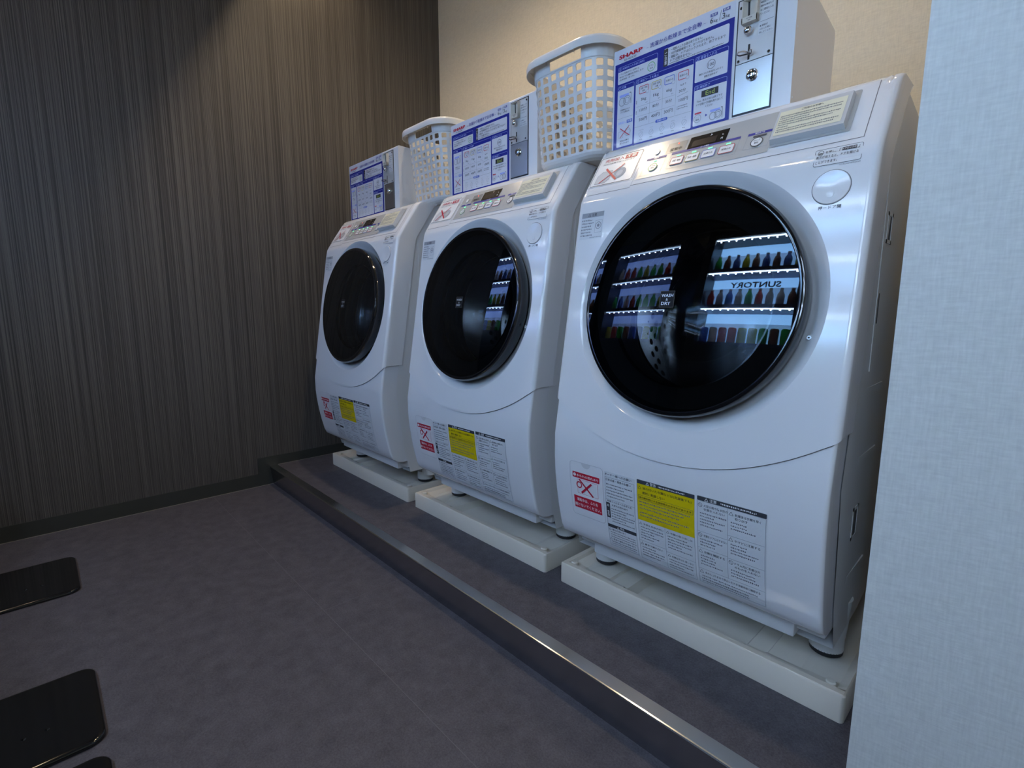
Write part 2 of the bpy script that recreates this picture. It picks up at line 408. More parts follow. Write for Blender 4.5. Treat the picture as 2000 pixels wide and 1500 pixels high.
NAVY = mat('ink_navy', (0.035, 0.04, 0.30), 0.4)
YEL = mat('label_yellow', (0.74, 0.56, 0.0), 0.4)
GRN = mat('ink_green', (0.13, 0.42, 0.12), 0.4)
CYB = mat('ink_blue', (0.06, 0.12, 0.55), 0.4)
YLI = mat('ink_yellow', (0.55, 0.45, 0.08), 0.4)
PNK = mat('ink_pink', (0.70, 0.10, 0.12), 0.4)
CREAM = mat('label_cream', (0.78, 0.74, 0.56), 0.5)
RUB = mat('black_rubber', (0.012, 0.012, 0.015), 0.55)
LED = mat('green_led', (0.05, 0.3, 0.15), 0.4, emis=(0.15, 1.0, 0.45), es=1.6)
LEDR = mat('red_led', (0.3, 0.02, 0.02), 0.4, emis=(1.0, 0.1, 0.05), es=2.0)
GLB = mat('display_black', (0.008, 0.008, 0.009), 0.12)

PROF = [(0.162, -0.024), (0.1655, -0.040), (0.175, -0.052), (0.195, -0.0615), (0.24, -0.0725), (0.284, -0.081), (0.33, -0.0875), (0.367, -0.0905),
        (0.42, -0.0905), (0.45, -0.0857), (0.60, -0.0614), (0.80, -0.0294), (0.915, -0.0110), (0.942, -0.0052), (0.955, 0.0020),
        (0.976, 0.0160), (1.020, 0.0464), (1.052, 0.0684), (1.062, 0.0760), (1.067, 0.0815), (1.0695, 0.0890)]
def prof(z):
    """front profile: z -> (y, z). Above 1.0695 the surface runs back along the top."""
    if z >= 1.0695: return (0.0890 + (z - 1.0695) * 6.0, 1.0695 + min(0.0015, (z - 1.0695) * 0.3))
    for (a, ya), (b, yb) in zip(PROF, PROF[1:]):
        if z <= b or b == 1.0695:
            t = max(0.0, min(1.0, (z - a) / (b - a))); return (ya + (yb - ya) * t, z)
MX0, MX1 = 0.045, 0.613; MC = (MX0 + MX1) / 2; HW = (MX1 - MX0) / 2; CR = 0.011; FD = 0.072
USTR = HW - CR; UARC = USTR + CR * PI / 2; UEND = UARC + (FD - CR)
def surf(x, z, off=0.0, u=None):
    y, z2 = prof(z); ya, za = prof(z - 0.002); yb, zb = prof(z + 0.002)
    ty, tz = yb - ya, zb - za; L_ = math.hypot(ty, tz) or 1; ny, nz = -tz / L_, ty / L_
    if u is None: return (x, y + ny * off, z2 + nz * off)
    s_ = 1 if u >= 0 else -1; a = abs(u)
    if a <= USTR: return (MC + u, y + ny * off, z2 + nz * off)
    if a <= UARC:
        t = (a - USTR) / CR
        return (MC + s_ * (USTR + (CR + off) * math.sin(t)), y + CR * (1 - math.cos(t)) + ny * off * math.cos(t), z2 + nz * off * math.cos(t))
    return (MC + s_ * (HW + off), y + CR + (a - UARC), z2)

DC = Vector((0.330, -0.0431, 0.7145)); TT = math.radians(9.1)
E1 = Vector((1, 0, 0)); E2 = Vector((0, math.sin(TT), math.cos(TT))); NN = Vector((0, -math.cos(TT), math.sin(TT)))
RRING = 0.243

def seam_z(u):
    a = min(abs(u), 0.262)
    return 0.413 + 0.474 - math.sqrt(0.474 ** 2 - a * a) if abs(u) < 0.262 else (0.413 + 0.474 - math.sqrt(0.474 ** 2 - 0.262 ** 2)) + min(1, (abs(u) - 0.262) / 0.03) * 0.018

def dglass():
    m = bpy.data.materials.new('dark_tinted_glass'); m.use_nodes = True; nt = m.node_tree
    for n_ in list(nt.nodes): nt.nodes.remove(n_)
    out = N(nt, 'ShaderNodeOutputMaterial'); tr = N(nt, 'ShaderNodeBsdfTransparent'); tr.inputs[0].default_value = (0.46, 0.48, 0.50, 1)
    gl = N(nt, 'ShaderNodeBsdfGlossy'); gl.inputs['Roughness'].default_value = 0.015; gl.inputs[0].default_value = (0.9, 0.95, 1, 1)
    fr = N(nt, 'ShaderNodeFresnel'); fr.inputs['IOR'].default_value = 1.55
    mx = N(nt, 'ShaderNodeMixShader'); nt.links.new(fr.outputs[0], mx.inputs[0]); nt.links.new(tr.outputs[0], mx.inputs[1]); nt.links.new(gl.outputs[0], mx.inputs[2])
    nt.links.new(mx.outputs[0], out.inputs[0]); return m
M_glass = dglass()
def cglass():
    m = bpy.data.materials.new('clear_bowl_glass'); m.use_nodes = True; nt = m.node_tree
    for n_ in list(nt.nodes): nt.nodes.remove(n_)
    out = N(nt, 'ShaderNodeOutputMaterial'); tr = N(nt, 'ShaderNodeBsdfTransparent'); tr.inputs[0].default_value = (0.8, 0.82, 0.82, 1)
    gl = N(nt, 'ShaderNodeBsdfGlossy'); gl.inputs['Roughness'].default_value = 0.05
    fr = N(nt, 'ShaderNodeFresnel'); fr.inputs['IOR'].default_value = 1.5
    mx = N(nt, 'ShaderNodeMixShader'); nt.links.new(fr.outputs[0], mx.inputs[0]); nt.links.new(tr.outputs[0], mx.inputs[1]); nt.links.new(gl.outputs[0], mx.inputs[2])
    nt.links.new(mx.outputs[0], out.inputs[0]); return m
M_bowl = cglass()
M_gbk = mat('gloss_black_rim', (0.006, 0.006, 0.007), 0.08, coat=0.5)
M_drum = mat('drum_steel', (0.55, 0.56, 0.58), 0.18, metal=1.0)

def washer():
    T = empty('washing_machine', (MC, 0.25, 0.045))
    # cabinet behind the front cover (tapering a little to the rear)
    g = MB(); y0 = 0.03
    def sec(ins, z0, z1, yf, yb): return None
    ring = []
    zs = [0.118, 0.20, 0.42, 0.60, 0.80, 0.93, 1.03, 1.060, 1.0685]
    for k, z in enumerate(zs):
        yf = prof(min(z, 1.06))[0] + FD - 0.012
        if z < 0.165: yf = -0.036 + 0.055
        d = 0.0 if z < 1.05 else (0.001 if z < 1.065 else 0.004)
        a0, a1 = MX0 + 0.002 + d, MX1 - 0.002 - d; b0, b1 = MX0 + 0.03 + d, MX1 - 0.03 - d
        ring.append([(a0, yf, z), (a0 + 0.004, 0.20, z), (b0, 0.60 - d, z), (b1, 0.60 - d, z), (a1 - 0.004, 0.20, z), (a1, yf, z)])
    vs = [p for r_ in ring for p in r_]; n = 6
    fs = [(k * n + i, k * n + (i + 1) % n, (k + 1) * n + (i + 1) % n, (k + 1) * n + i) for k in range(len(zs) - 1) for i in range(n) if i != 5]
    fs += [[(len(zs) - 1) * n + i for i in range(n)], [i for i in range(n)][::-1]]
    g.add(vs, fs, PS)
    # pressed outlines and hand holds on each flank
    for sx in (0, 1):
        X = (MX1 - 0.0045) if sx else (MX0 + 0.0045); o_ = 0.0022 if sx else -0.0022
        g.box((min(X, X + o_), 0.075, 0.60), (max(X, X + o_), 0.079, 0.93), PS)
        for (ya, yb, za, zb) in ((0.098, 0.134, 0.812, 0.862), (0.070, 0.105, 0.30, 0.36)):
            for q in ((ya, ya + 0.006, za, zb), (yb - 0.006, yb, za, zb), (ya, yb, za, za + 0.006), (ya, yb, zb - 0.006, zb)):
                g.box((min(X - o_, X + o_ * 0.7), q[0], q[2]), (max(X - o_, X + o_ * 0.7), q[1], q[3]), PS)
            g.box((min(X, X + o_ * 0.3), ya + 0.006, za + 0.006), (max(X, X + o_ * 0.3), yb - 0.006, zb - 0.006), PD)
        for (za, zb) in ((0.56, 0.572), (0.44, 0.452), (0.22, 0.232)):
            g.box((min(X - o_, X + o_ * 0.5), 0.07, za), (max(X - o_, X + o_ * 0.5), 0.19, zb), PS)
        g.box((min(X - o_, X + o_ * 0.5), 0.088, 0.68), (max(X - o_, X + o_ * 0.5), 0.096, 0.73), PD)
    g.build('cabinet', T)
    # upper front cover with the round door opening
    g = MB(); angs = [2 * PI * i / 300 for i in range(300)]
    ZT = 1.0695 + 0.006
    def bound(t):
        c, s_ = math.cos(t), math.sin(t); lo, hi = 0.0, 2.0
        for _ in range(40):
            m_ = (lo + hi) / 2; u = DC.x - MC + m_ * c; z = DC.z + m_ * s_
            if abs(u) < USTR and z < ZT and z > seam_z(u): lo = m_
            else: hi = m_
        return lo
    # exact corners
    for u, z in ((USTR, ZT), (-USTR, ZT), (USTR, seam_z(USTR)), (-USTR, seam_z(USTR))):
        angs.append(math.atan2(z - DC.z, u - (DC.x - MC)) % (2 * PI))
    angs = sorted(angs); NA = len(angs); NT = 26; vs = []
    for t in angs:
        R = bound(t)
        for k in range(NT + 1):
            q = k / NT; r_ = RRING + (R - RRING) * q
            vs.append(surf(0, DC.z + r_ * math.sin(t) * (0.9874 + 0.0126 * q), 0.0, u=DC.x - MC + r_ * math.cos(t)))
    fs = [(i * (NT + 1) + k, i * (NT + 1) + k + 1, ((i + 1) % NA) * (NT + 1) + k + 1, ((i + 1) % NA) * (NT + 1) + k) for i in range(NA) for k in range(NT)]
    g.add(vs, fs, PW, True)
    cu_ = [USTR + (UARC - USTR) * i / 8 for i in range(9)] + [UARC + (UEND - UARC) * i / 4 for i in range(1, 5)]
    for s_ in (-1, 1):
        vs = []
        for i in range(91):
            for u in cu_: z0_ = seam_z(u); vs.append(surf(0, z0_ + (1.0695 - z0_) * i / 90, 0.0, u=s_ * u))
        m_ = len(cu_); g.add(vs, [(i * m_ + k, i * m_ + k + 1, (i + 1) * m_ + k + 1, (i + 1) * m_ + k) for i in range(90) for k in range(m_ - 1)], PW, True)
    # folded bottom lip of the cover
    us = [-UEND + 2 * UEND * i / 120 for i in range(121)]
    va = [surf(0, seam_z(u), 0.0, u=u) for u in us] + [surf(0, seam_z(u) - 0.0005, -0.0055, u=u) for u in us]
    g.add(va, [(i, i + 1, 122 + i, 121 + i) for i in range(120)], PW)
    # rear edge of the cover's flanks
    for s_ in (-1, 1):
        zz_ = [0.512 + (ZT - 0.006 - 0.512) * i / 30 for i in range(31)]
        va = [surf(0, z, 0.0, u=s_ * UEND) for z in zz_] + [surf(0, z, -0.006, u=s_ * UEND) for z in zz_]
        g.add(va, [(i, i + 1, 32 + i, 31 + i) for i in range(30)], PW)
    # dished ring round the door, and the well behind it
    g.lathe([(RRING, 0.0), (RRING - 0.002, -0.0012), (RRING - 0.008, -0.006), (RRING - 0.016, -0.015), (RRING - 0.026, -0.024), (RRING - 0.036, -0.030), (0.203, -0.032), (0.200, -0.050)],
            PW, DC, E1, E2, NN, 120)
    g.build('front_cover', T, sharp=40)
    # seams of the control strip
    g = MB(); D = Dec(g, surf, 0.02)
    D.line(0.173, 0.9605, 0.586, 0.9625, 0.0011, SEAM, 0.0003); D.line(0.586, 0.962, 0.586, 1.062, 0.0012, SEAM, 0.0003)
    D.line(0.062, 0.9550, 0.173, 0.9560, 0.0010, SEAM, 0.0003); D.line(0.1735, 0.956, 0.1735, 1.055, 0.0007, INKL, 0.0003)
    g.build('panel_joint', T); g = MB()
    us = [-UEND + 2 * UEND * i / 160 for i in range(161)]
    va = [surf(0, seam_z(u) + 0.0003, -0.0034, u=u) for u in us] + [surf(0, seam_z(u) - 0.0013, -0.0034, u=u) for u in us]
    g.add(va, [(i, i + 1, 162 + i, 161 + i) for i in range(160)], SEAM)
    g.build('cover_gap', T)
    # lower front panel
    g = MB(); zs_ = [0.1615, 0.163, 0.1655, 0.17, 0.175, 0.185, 0.195, 0.21, 0.225, 0.24, 0.262, 0.284, 0.307, 0.33, 0.35, 0.367, 0.39, 0.42, 0.45, 0.48, 0.50, 0.53]
    us = [-UEND, -UARC - 0.02, -UARC] + [-UARC + (UARC - USTR) * i / 8 for i in range(1, 9)]
    us = us + [-0.26 + 0.02 * i for i in range(27)] + [-q for q in us][::-1]
    vs = []
    for k, z in enumerate(zs_):
        for u in us: vs.append(surf(0, min(z, seam_z(u) + 0.012), -0.004, u=u))
    n = len(us); g.add(vs, [(k * n + i, k * n + i + 1, (k + 1) * n + i + 1, (k + 1) * n + i) for k in range(len(zs_) - 1) for i in range(n - 1)], PW, True)
    bot = [surf(0, 0.1615, -0.004, u=u) for u in us]
    g.add(bot, [list(range(n))], PW)
    LP = g.build('lower_panel', T, sharp=50)
    # base frame
    g = MB()
    g.box((0.058, 0.012, 0.132), (0.600, 0.58, 0.170), PS, 0.004)
    g.box((0.108, 0.000, 0.1195), (0.554, 0.06, 0.160), PS, 0.003)
    for xa, sg in ((0.072, 0.106), (0.577, 0.126)):
        g.cyl((xa, sg, 0.082), (0, 0, 1), 0.030, 0.082, PS, 32, r2=0.036)
    g.build('base_frame', T)
    for fx, fy in ((0.072, 0.106), (0.577, 0.126), (0.09, 0.52), (0.57, 0.52)):
        g = MB(); g.cyl((fx, fy, 0.056), (0, 0, 1), 0.0295, 0.030, PS, 36); ft = g.build('foot', T)
        g = MB(); g.lathe([(0.0, 0.0), (0.025, 0.0), (0.0285, 0.003), (0.0295, 0.012), (0.0, 0.012)], RUB, (fx, fy, 0.0452), Vector((1, 0, 0)), Vector((0, 1, 0)), Vector((0, 0, 1)), 36)
        g.build('rubber_pad', ft)
    # ---- door
    g = MB(); RG = 0.2125; HG = 0.0168
    g.lathe([(0.196, -0.032), (0.206, -0.026), (RG + 0.001, -0.014), (RG + 0.003, 0.004), (RG + 0.0025, HG - 0.003), (RG, HG + 0.0006), (RG - 0.004, HG + 0.0018), (RG - 0.0075, HG + 0.0012)], M_gbk, DC, E1, E2, NN, 128)
    DR = g.build('door', T)
    g = MB(); Rr = RG - 0.0072; dome = 0.008; pr_ = []
    for k in range(24, -1, -1):
        r_ = Rr * k / 24; pr_.append((r_, HG + 0.0008 + dome * (1 - (r_ / Rr) ** 2)))
    g.lathe(pr_, M_glass, DC, E1, E2, NN, 128); g.build('door_glass', DR)
    g = MB()                                               # clear inner bowl
    g.lathe([(0.158, -0.010), (0.152, -0.030), (0.138, -0.070), (0.118, -0.105), (0.085, -0.128), (0.04, -0.136), (0.0, -0.138)], M_bowl, DC, E1, E2, NN, 96); g.build('inner_bowl', DR)
    g = MB()                                               # black shroud behind the outer glass
    g.lathe([(0.2085, HG - 0.002), (0.200, -0.006), (0.176, -0.014), (0.160, -0.012), (0.158, -0.024)], mat('black_shroud', (0.005, 0.005, 0.005), 0.7, spec=0.15), DC, E1, E2, NN, 96); g.build('shroud', DR)
    g = MB(); c = DC + NN * (HG + 0.0008) ; 
    def bfn(x, z, off):
        P = Vector((x, 0, z)); a = x - DC.x; b = z; r2 = (a * a + b * b) / Rr ** 2
        return DC + E1 * a + E2 * b + NN * (HG + 0.0008 + dome * (1 - r2) + off)
    bx, bz = 0.297, -0.012
    D = Dec(g, bfn); BK = mat('badge_black', (0.010, 0.010, 0.012), 0.6, spec=0.2); SL = mat('badge_silver', (0.62, 0.64, 0.68), 0.35, metal=0.3)
    D.rect(bx, bz, bx + 0.030, bz + 0.031, BK, 0.0006); D.frame(bx + 0.0004, bz + 0.0004, bx + 0.0296, bz + 0.0306, 0.0005, mat('badge_edge', (0.12, 0.10, 0.08), 0.4), 0.0008)
    D.text('WASH', bx + 0.015, bz + 0.0195, SL, 0.001, h=0.006, w=0.0245, bold=0.02, al='c'); D.text('&', bx + 0.015, bz + 0.0125, SL, 0.001, h=0.0048, al='c')
    D.text('DRY', bx + 0.0135, bz + 0.0045, SL, 0.001, h=0.006, w=0.019, bold=0.02, al='c')
    g.build('badge', DR)
    g = MB()                                               # latch recess at the right of the rim
    for a0, a1, rr_ in ((2, 36, 0.2330), (2, 36, 0.2235)):
        pts = [DC + NN * (-0.0115 if rr_ > 0.23 else -0.0195) + (E1 * math.cos(math.radians(a)) + E2 * math.sin(math.radians(a))) * rr_ for a in range(a0, a1, 2)]
        g.tube(pts, 0.0011, PW, 6)
    cL = DC + NN * -0.018 + (E1 * math.cos(math.radians(-14)) + E2 * math.sin(math.radians(-14))) * 0.225
    g.cyl(cL, NN, 0.0035, 0.006, PW, 14); g.cyl(cL + NN * 0.0061, NN, 0.0014, 0.0004, M_black, 10)
    g.build('latch_cover', DR)
    # ---- drum: gasket, lip and perforated barrel
    g = MB(); GK = mat('grey_gasket', (0.10, 0.10, 0.105), 0.5)
    g.lathe([(0.192, -0.050), (0.180, -0.060), (0.166, -0.058), (0.160, -0.072), (0.168, -0.088), (0.165, -0.100)], GK, DC, E1, E2, NN, 96)
    DRM = g.build('drum', T)
    g = MB(); g.lathe([(0.160, -0.100), (0.170, -0.104), (0.215, -0.13), (0.235, -0.16), (0.238, -0.34)], M_drum, DC, E1, E2, NN, 96)
    g.lathe([(0.238, -0.34), (0.12, -0.355), (0.0, -0.36)], M_drum, DC, E1, E2, NN, 64)
    g.build('barrel', DRM)
    g = MB()
    for k in range(7):
        for i in range(44):
            a = 2 * PI * (i + 0.5 * (k % 2)) / 44; h_ = -0.175 - k * 0.023
            rr = Vector(E1 * math.cos(a) + E2 * math.sin(a)); c_ = DC + NN * h_ + rr * 0.2368; tg = rr.cross(NN)
            P = [c_ + tg * 0.0085 * math.cos(t) + NN * 0.0085 * math.sin(t) for t in [2 * PI * j / 8 for j in range(8)]]
            g.add(P, [list(range(8))], M_black)
    for a in (20, 140, 260):
        rr = E1 * math.cos(math.radians(a)) + E2 * math.sin(math.radians(a))
        g.tube([DC + NN * h_ + rr * 0.232 for h_ in (-0.16, -0.25, -0.335)], 0.022, M_drum, 12)
    g.build('perforation', DRM)
    # ---- control panel
    g = MB(); D = Dec(g, surf, 0.02)
    D.rect(0.1795, 0.9715, 0.443, 1.0515, GREYP, 0.0008); CPN = g
    D.rect(0.2285, 1.0185, 0.2715, 1.0405, mat('status_grey', (0.30, 0.29, 0.27), 0.25), 0.0012)
    D.text('営業中', 0.250, 1.0215, INK, 0.0016, h=0.0068, w=0.026, al='c'); 
    for (a, b, c_, d_) in ((0.188, 0.234, 1.0115, 0.9770), (0.2455, 0.3835, 1.0125, 0.9815), (0.397, 0.4385, 1.0125, 0.9850)):
        D.rect(a, c_, b, c_ + 0.0048, NAVY, 0.0012); D.frame(a, d_, b, c_, 0.0004, INKL, 0.0012)
    D.text('槽乾燥', 0.211, 1.0122, WHITE, 0.0015, h=0.0032, al='c'); D.text('コース選択', 0.3145, 1.0132, WHITE, 0.0015, h=0.0033, al='c'); D.text('運転終了後', 0.4178, 1.0132, WHITE, 0.0015, h=0.0033, al='c')
    CP_ = g.build('control_panel', T)
    g = MB(); D = Dec(g, surf, 0.02); D.rect(0.2765, 1.0165, 0.3545, 1.0425, GLB, 0.0014); D.rect(0.285, 1.0195, 0.334, 1.033, mat('display_window', (0.03, 0.022, 0.022), 0.2), 0.0017)
    D.text('kg', 0.343, 1.0305, WHITE, 0.0018, h=0.0030); D.text('円', 0.343, 1.0215, WHITE, 0.0018, h=0.0040)
    D.poly([(0.318, 1.0395), (0.3205, 1.0375), (0.318, 1.0355), (0.3195, 1.0355), (0.322, 1.0375), (0.3195, 1.0395)], WHITE, 0.0018)
    g.build('display', CP_)
    def cbtn(x, z, r, m, txt):
        g = MB(); D = Dec(g, surf); D.disc(x, z, r, WHITE, 0.0022, ax=1.15); D.ring(x, z, r, r * 0.13, m, 0.0025, ax=1.15)
        for i, t in enumerate(txt): D.text(t, x, z + (0.0012 - 0.0052 * i), INKG, 0.0026, h=0.0036, al='c')
        g.build('button', CP_)
    cbtn(0.2115, 0.9925, 0.0088, GRN, ['ドラム', '洗浄']); cbtn(0.4180, 0.9960, 0.0092, INKG, ['ロック', '解除'])
    for (a, b, m, tx) in ((0.2500, 0.2775, RED, '洗濯・乾燥'), (0.2830, 0.3100, YLI, '洗濯・乾燥'), (0.3155, 0.3430, CYB, '洗濯のみ'), (0.3495, 0.3780, RED, '乾燥のみ')):
        g = MB(); D = Dec(g, surf); D.rect(a, 0.9870, b, 1.0040, WHITE, 0.0022, r=0.003); D.rframe(a, 0.9870, b, 1.0040, 0.003, 0.0010, m, 0.0025)
        D.text(tx, (a + b) / 2, 0.9935, INKG, 0.0026, h=0.0042, w=0.0175, al='c')
        g.build('button', CP_)
    g = MB(); D = Dec(g, surf)
    for x in (0.211, 0.264, 0.2965, 0.329, 0.364):
        g = MB(); D = Dec(g, surf); D.rect(x - 0.0042, 1.0058, x + 0.0042, 1.0083, LED, 0.0016); g.build('indicator', CP_)
    g = MB(); D = Dec(g, surf); D.disc(0.252, 1.0365, 0.0016, LEDR, 0.0018); g.build('indicator', CP_)
    g = MB(); D = Dec(g, surf); D.rect(0.408, 1.0065, 0.431, 1.0100, INKG, 0.0016); g.build('button_caption', CP_)
    g = MB(); D = Dec(g, surf); D.disc(0.2065, 1.0275, 0.0058, WHITE, 0.0022); D.ring(0.2065, 1.0275, 0.0062, 0.0007, INKL, 0.0023); g.build('button', CP_)
    # detergent sticker
    g = MB(); D = Dec(g, surf, 0.02)
    D.rect(0.0540, 0.9745, 0.1680, 1.0480, WHITE, 0.0008); D.rframe(0.0555, 0.9760, 0.1665, 1.0465, 0.005, 0.0011, INK, 0.0011)
    D.text('洗剤投入', 0.0695, 1.0330, RED, 0.0013, h=0.0078, w=0.0520); D.rect(0.1240, 1.0320, 0.1545, 1.0420, RED, 0.0013); D.text('不要', 0.1275, 1.0335, WHITE, 0.0016, h=0.0070, w=0.0240)
    D.text('洗剤は自動で投入されます', 0.068, 1.0265, INKL, 0.0013, h=0.0038, w=0.084)
    bx_ = [(0.0680, 0.9810), (0.0680, 0.9995), (0.0780, 1.0090), (0.1040, 1.0090), (0.1040, 0.9895), (0.0960, 0.9810)]
    D.poly(bx_, mat('print_tint', (0.60, 0.60, 0.62), 0.5), 0.0012)
    for i in range(6): D.line(*bx_[i], *bx_[(i + 1) % 6], 0.0007, INKL, 0.0014)
    D.disc(0.1270, 0.9985, 0.0125, MATS['print_tint'], 0.0012, ax=1.2)
    for r_ in (0.0125, 0.0102, 0.0080): D.ring(0.1270, 0.9985, r_, 0.0006, INKL, 0.0015, ax=1.2)
    D.line(0.0840, 1.0155, 0.1240, 0.9835, 0.0042, RED, 0.0018); D.line(0.0800, 0.9810, 0.1305, 1.0195, 0.0022, RED, 0.0019)
    g.build('detergent_sticker', T)
    # raised plaque with cream notice, on the right of the strip
    g = MB(); D = Dec(g, surf, 0.02); PG = mat('plaque_grey', (0.58, 0.58, 0.58), 0.4)
    D.rect(0.4425, 0.9780, 0.5640, 1.0525, mat('plaque_well', (0.42, 0.42, 0.41), 0.4), 0.0009, r=0.003)
    x0_, x1_, z0_, z1_ = 0.4440, 0.5570, 0.9825, 1.0445
    lo = [surf(x, z, 0.0010) for x, z in ((x0_, z0_), (x1_, z0_), (x1_, z1_), (x0_, z1_))]; e = 0.0016
    hi = [surf(x, z, 0.0115) for x, z in ((x0_ + e, z0_ + e), (x1_ - e, z0_ + e), (x1_ - e, z1_ - e), (x0_ + e, z1_ - e))]
    g.add(lo + hi, [(4, 5, 6, 7), (0, 1, 5, 4), (1, 2, 6, 5), (2, 3, 7, 6), (3, 0, 4, 7)], PG)
    PL = g.build('notice_plaque', T)
    g = MB(); D = Dec(g, lambda x, z, o: surf(x, z, 0.0115 + o), 0.5); rnd = random.Random(3)
    D.rect(0.4490, 0.9890, 0.5500, 1.0355, CREAM, 0.0005)
    D.text('ご利用のお客様へ', 0.4995, 1.0298, INKG, 0.0008, h=0.0040, al='c')
    for k in range(8): D.dashes(0.4520 if k not in (2, 5) else 0.4520, (0.547, 0.545, 0.500, 0.546, 0.535, 0.470, 0.546, 0.540)[k], 1.0240 - k * 0.0043, 0.0024, INKG, 0.0008, rnd)
    g.build('notice_sheet', PL)
    # door release button
    g = MB(); yb_, _ = prof(0.891); nv = Vector((0, -math.cos(TT), math.sin(TT))); cB = Vector((0.554, yb_, 0.891))
    g.lathe([(0.0262, 0.0), (0.0262, 0.0012), (0.0255, 0.0022), (0.0240, 0.0020), (0.0, 0.0014)], PW, cB, E1, E2, nv, 48)
    g.lathe([(0.0272, 0.0003), (0.0262, 0.0005)], SEAM, cB, E1, E2, nv, 48)
    g.cyl(cB + E2 * -0.011, nv, 0.0055, 0.0022, PW, 20)
    g.build('door_button', T)
    g = MB(); D = Dec(g, surf); D.text('押－ドア開', 0.5395, 0.8575, INKG, 0.0006, h=0.0055, w=0.0315)
    g.build('button_caption', T)
    g = MB(); D = Dec(g, surf); D.rect(0.5235, 0.9265, 0.5885, 0.9535, mat('clear_label', (0.78, 0.79, 0.80), 0.25), 0.0004, r=0.003); D.rframe(0.5235, 0.9265, 0.5885, 0.9535, 0.003, 0.0006, INKG, 0.0007)
    D.ring(0.5320, 0.9475, 0.0042, 0.0007, INKG, 0.0008); D.rect(0.5295, 0.9455, 0.5345, 0.9472, INKG, 0.0008)
    D.text('を押し、', 0.5385, 0.9452, INKG, 0.0008, h=0.0042); D.text('「', 0.5575, 0.9455, INKG, 0.0008, h=0.0045); D.rect(0.5610, 0.9455, 0.5805, 0.9505, INKG, 0.0008); D.text('ドアロック中', 0.5617, 0.9461, WHITE, 0.0011, h=0.0036, w=0.018); D.text('」', 0.5820, 0.9455, INKG, 0.0008, h=0.0045)
    D.text('表示が消えると、ドアを開ける', 0.5265, 0.9380, INKG, 0.0008, h=0.0044, w=0.0575); D.text('ことができます。', 0.5265, 0.9305, INKG, 0.0008, h=0.0044, w=0.030)
    D.text('TCAUA0467K0W0', 0.5605, 0.9228, INKL, 0.0006, h=0.0021, w=0.028)
    g.build('door_lock_label', T)
    g = MB(); D = Dec(g, surf); rnd = random.Random(5)
    D.rect(0.0600, 0.8570, 0.1210, 0.9150, PAPER, 0.0004); D.rect(0.0610, 0.9040, 0.1205, 0.9145, mat('band_grey', (0.34, 0.35, 0.38), 0.5), 0.0007)
    D.tri(0.082, 0.9080, 0.0038, 0.0008, INKG, 0.001); D.text('注意', 0.0885, 0.9058, INKG, 0.001, h=0.0065)
    for k in range(6): D.dashes(0.0625, 0.0930 + rnd.uniform(-0.006, 0.002), 0.8965 - k * 0.0066, 0.0034, INKG, 0.0007, rnd)
    D.frame(0.1000, 0.8700, 0.1180, 0.8960, 0.0005, INKL, 0.0007); D.ring(0.1085, 0.8850, 0.0075, 0.0009, INKG, 0.0008); D.disc(0.1085, 0.8850, 0.0035, INKL, 0.0007)
    D.dashes(0.0880, 0.1190, 0.8590, 0.0022, INKL, 0.0007, rnd)
    g.build('caution_label', T)
    # ---- labels on the lower panel
    S4 = lambda x, z, o: surf(x, z, o - 0.004)
    g = MB(); D = Dec(g, S4, 0.012)
    D.rect(0.0985, 0.2370, 0.1905, 0.3680, PW, 0.0008, r=0.009); D.rframe(0.0985, 0.2370, 0.1905, 0.3680, 0.009, 0.0012, mat('flap_edge', (0.55, 0.55, 0.57), 0.4), 0.0012)
    D.poly([(0.1320 + 0.0125 * (1 - math.cos(t)), 0.3670 - 0.011 * math.sin(t)) for t in [PI * i / 12 for i in range(13)]], mat('finger_well', (0.62, 0.62, 0.63), 0.4), 0.0012)
    FL = g.build('filter_flap', LP)
    g = MB(); D = Dec(g, S4, 0.012)
    D.rect(0.1065, 0.3300, 0.1810, 0.3435, RED, 0.0014, r=0.001); D.disc(0.1125, 0.3368, 0.0038, WHITE, 0.0017); D.text('!', 0.1125, 0.3346, RED, 0.0019, h=0.0046, al='c')
    D.text('水もれの恐れあり', 0.1180, 0.3335, WHITE, 0.0017, h=0.0062, w=0.060)
    D.frame(0.1190, 0.2935, 0.1750, 0.3270, 0.0006, PNK, 0.0014); D.ring(0.124, 0.314, 0.008, 0.0026, RED, 0.0014)
    D.line(0.1245, 0.3280, 0.1620, 0.2935, 0.0038, RED, 0.0018); D.line(0.1300, 0.2960, 0.1590, 0.3235, 0.0048, RED, 0.002)
    D.rect(0.1065, 0.2560, 0.1825, 0.2860, RED, 0.0014, r=0.001)
    D.text('運転中は、ふたを', 0.1150, 0.2735, WHITE, 0.0017, h=0.0080, w=0.058); D.text('開けないでください。', 0.1085, 0.2605, WHITE, 0.0017, h=0.0080, w=0.072)
    g.build('warning_sticker', FL)
    rnd = random.Random(11)
    g = MB(); D = Dec(g, S4, 0.012)                       # owner notice
    D.rect(0.1935, 0.1860, 0.2690, 0.3640, PAPER, 0.0006, r=0.003)
    D.text('オーナー様へのお願い', 0.1950, 0.3555, INKG, 0.0010, h=0.0058, w=0.066)
    D.frame(0.1955, 0.1885, 0.2670, 0.3520, 0.0006, INKL, 0.0009)
    D.text('日常点検・清掃のお願い', 0.1975, 0.3440, INKG, 0.0010, h=0.0055, w=0.062)
    for k in range(5): D.dashes(0.1985, 0.2640 - (0.02 if k in (1, 4) else 0), 0.3350 - k * 0.0070, 0.0030, INKG, 0.0009, rnd)
    D.line(0.1955, 0.3015, 0.2670, 0.3015, 0.0005, INKL, 0.0010)
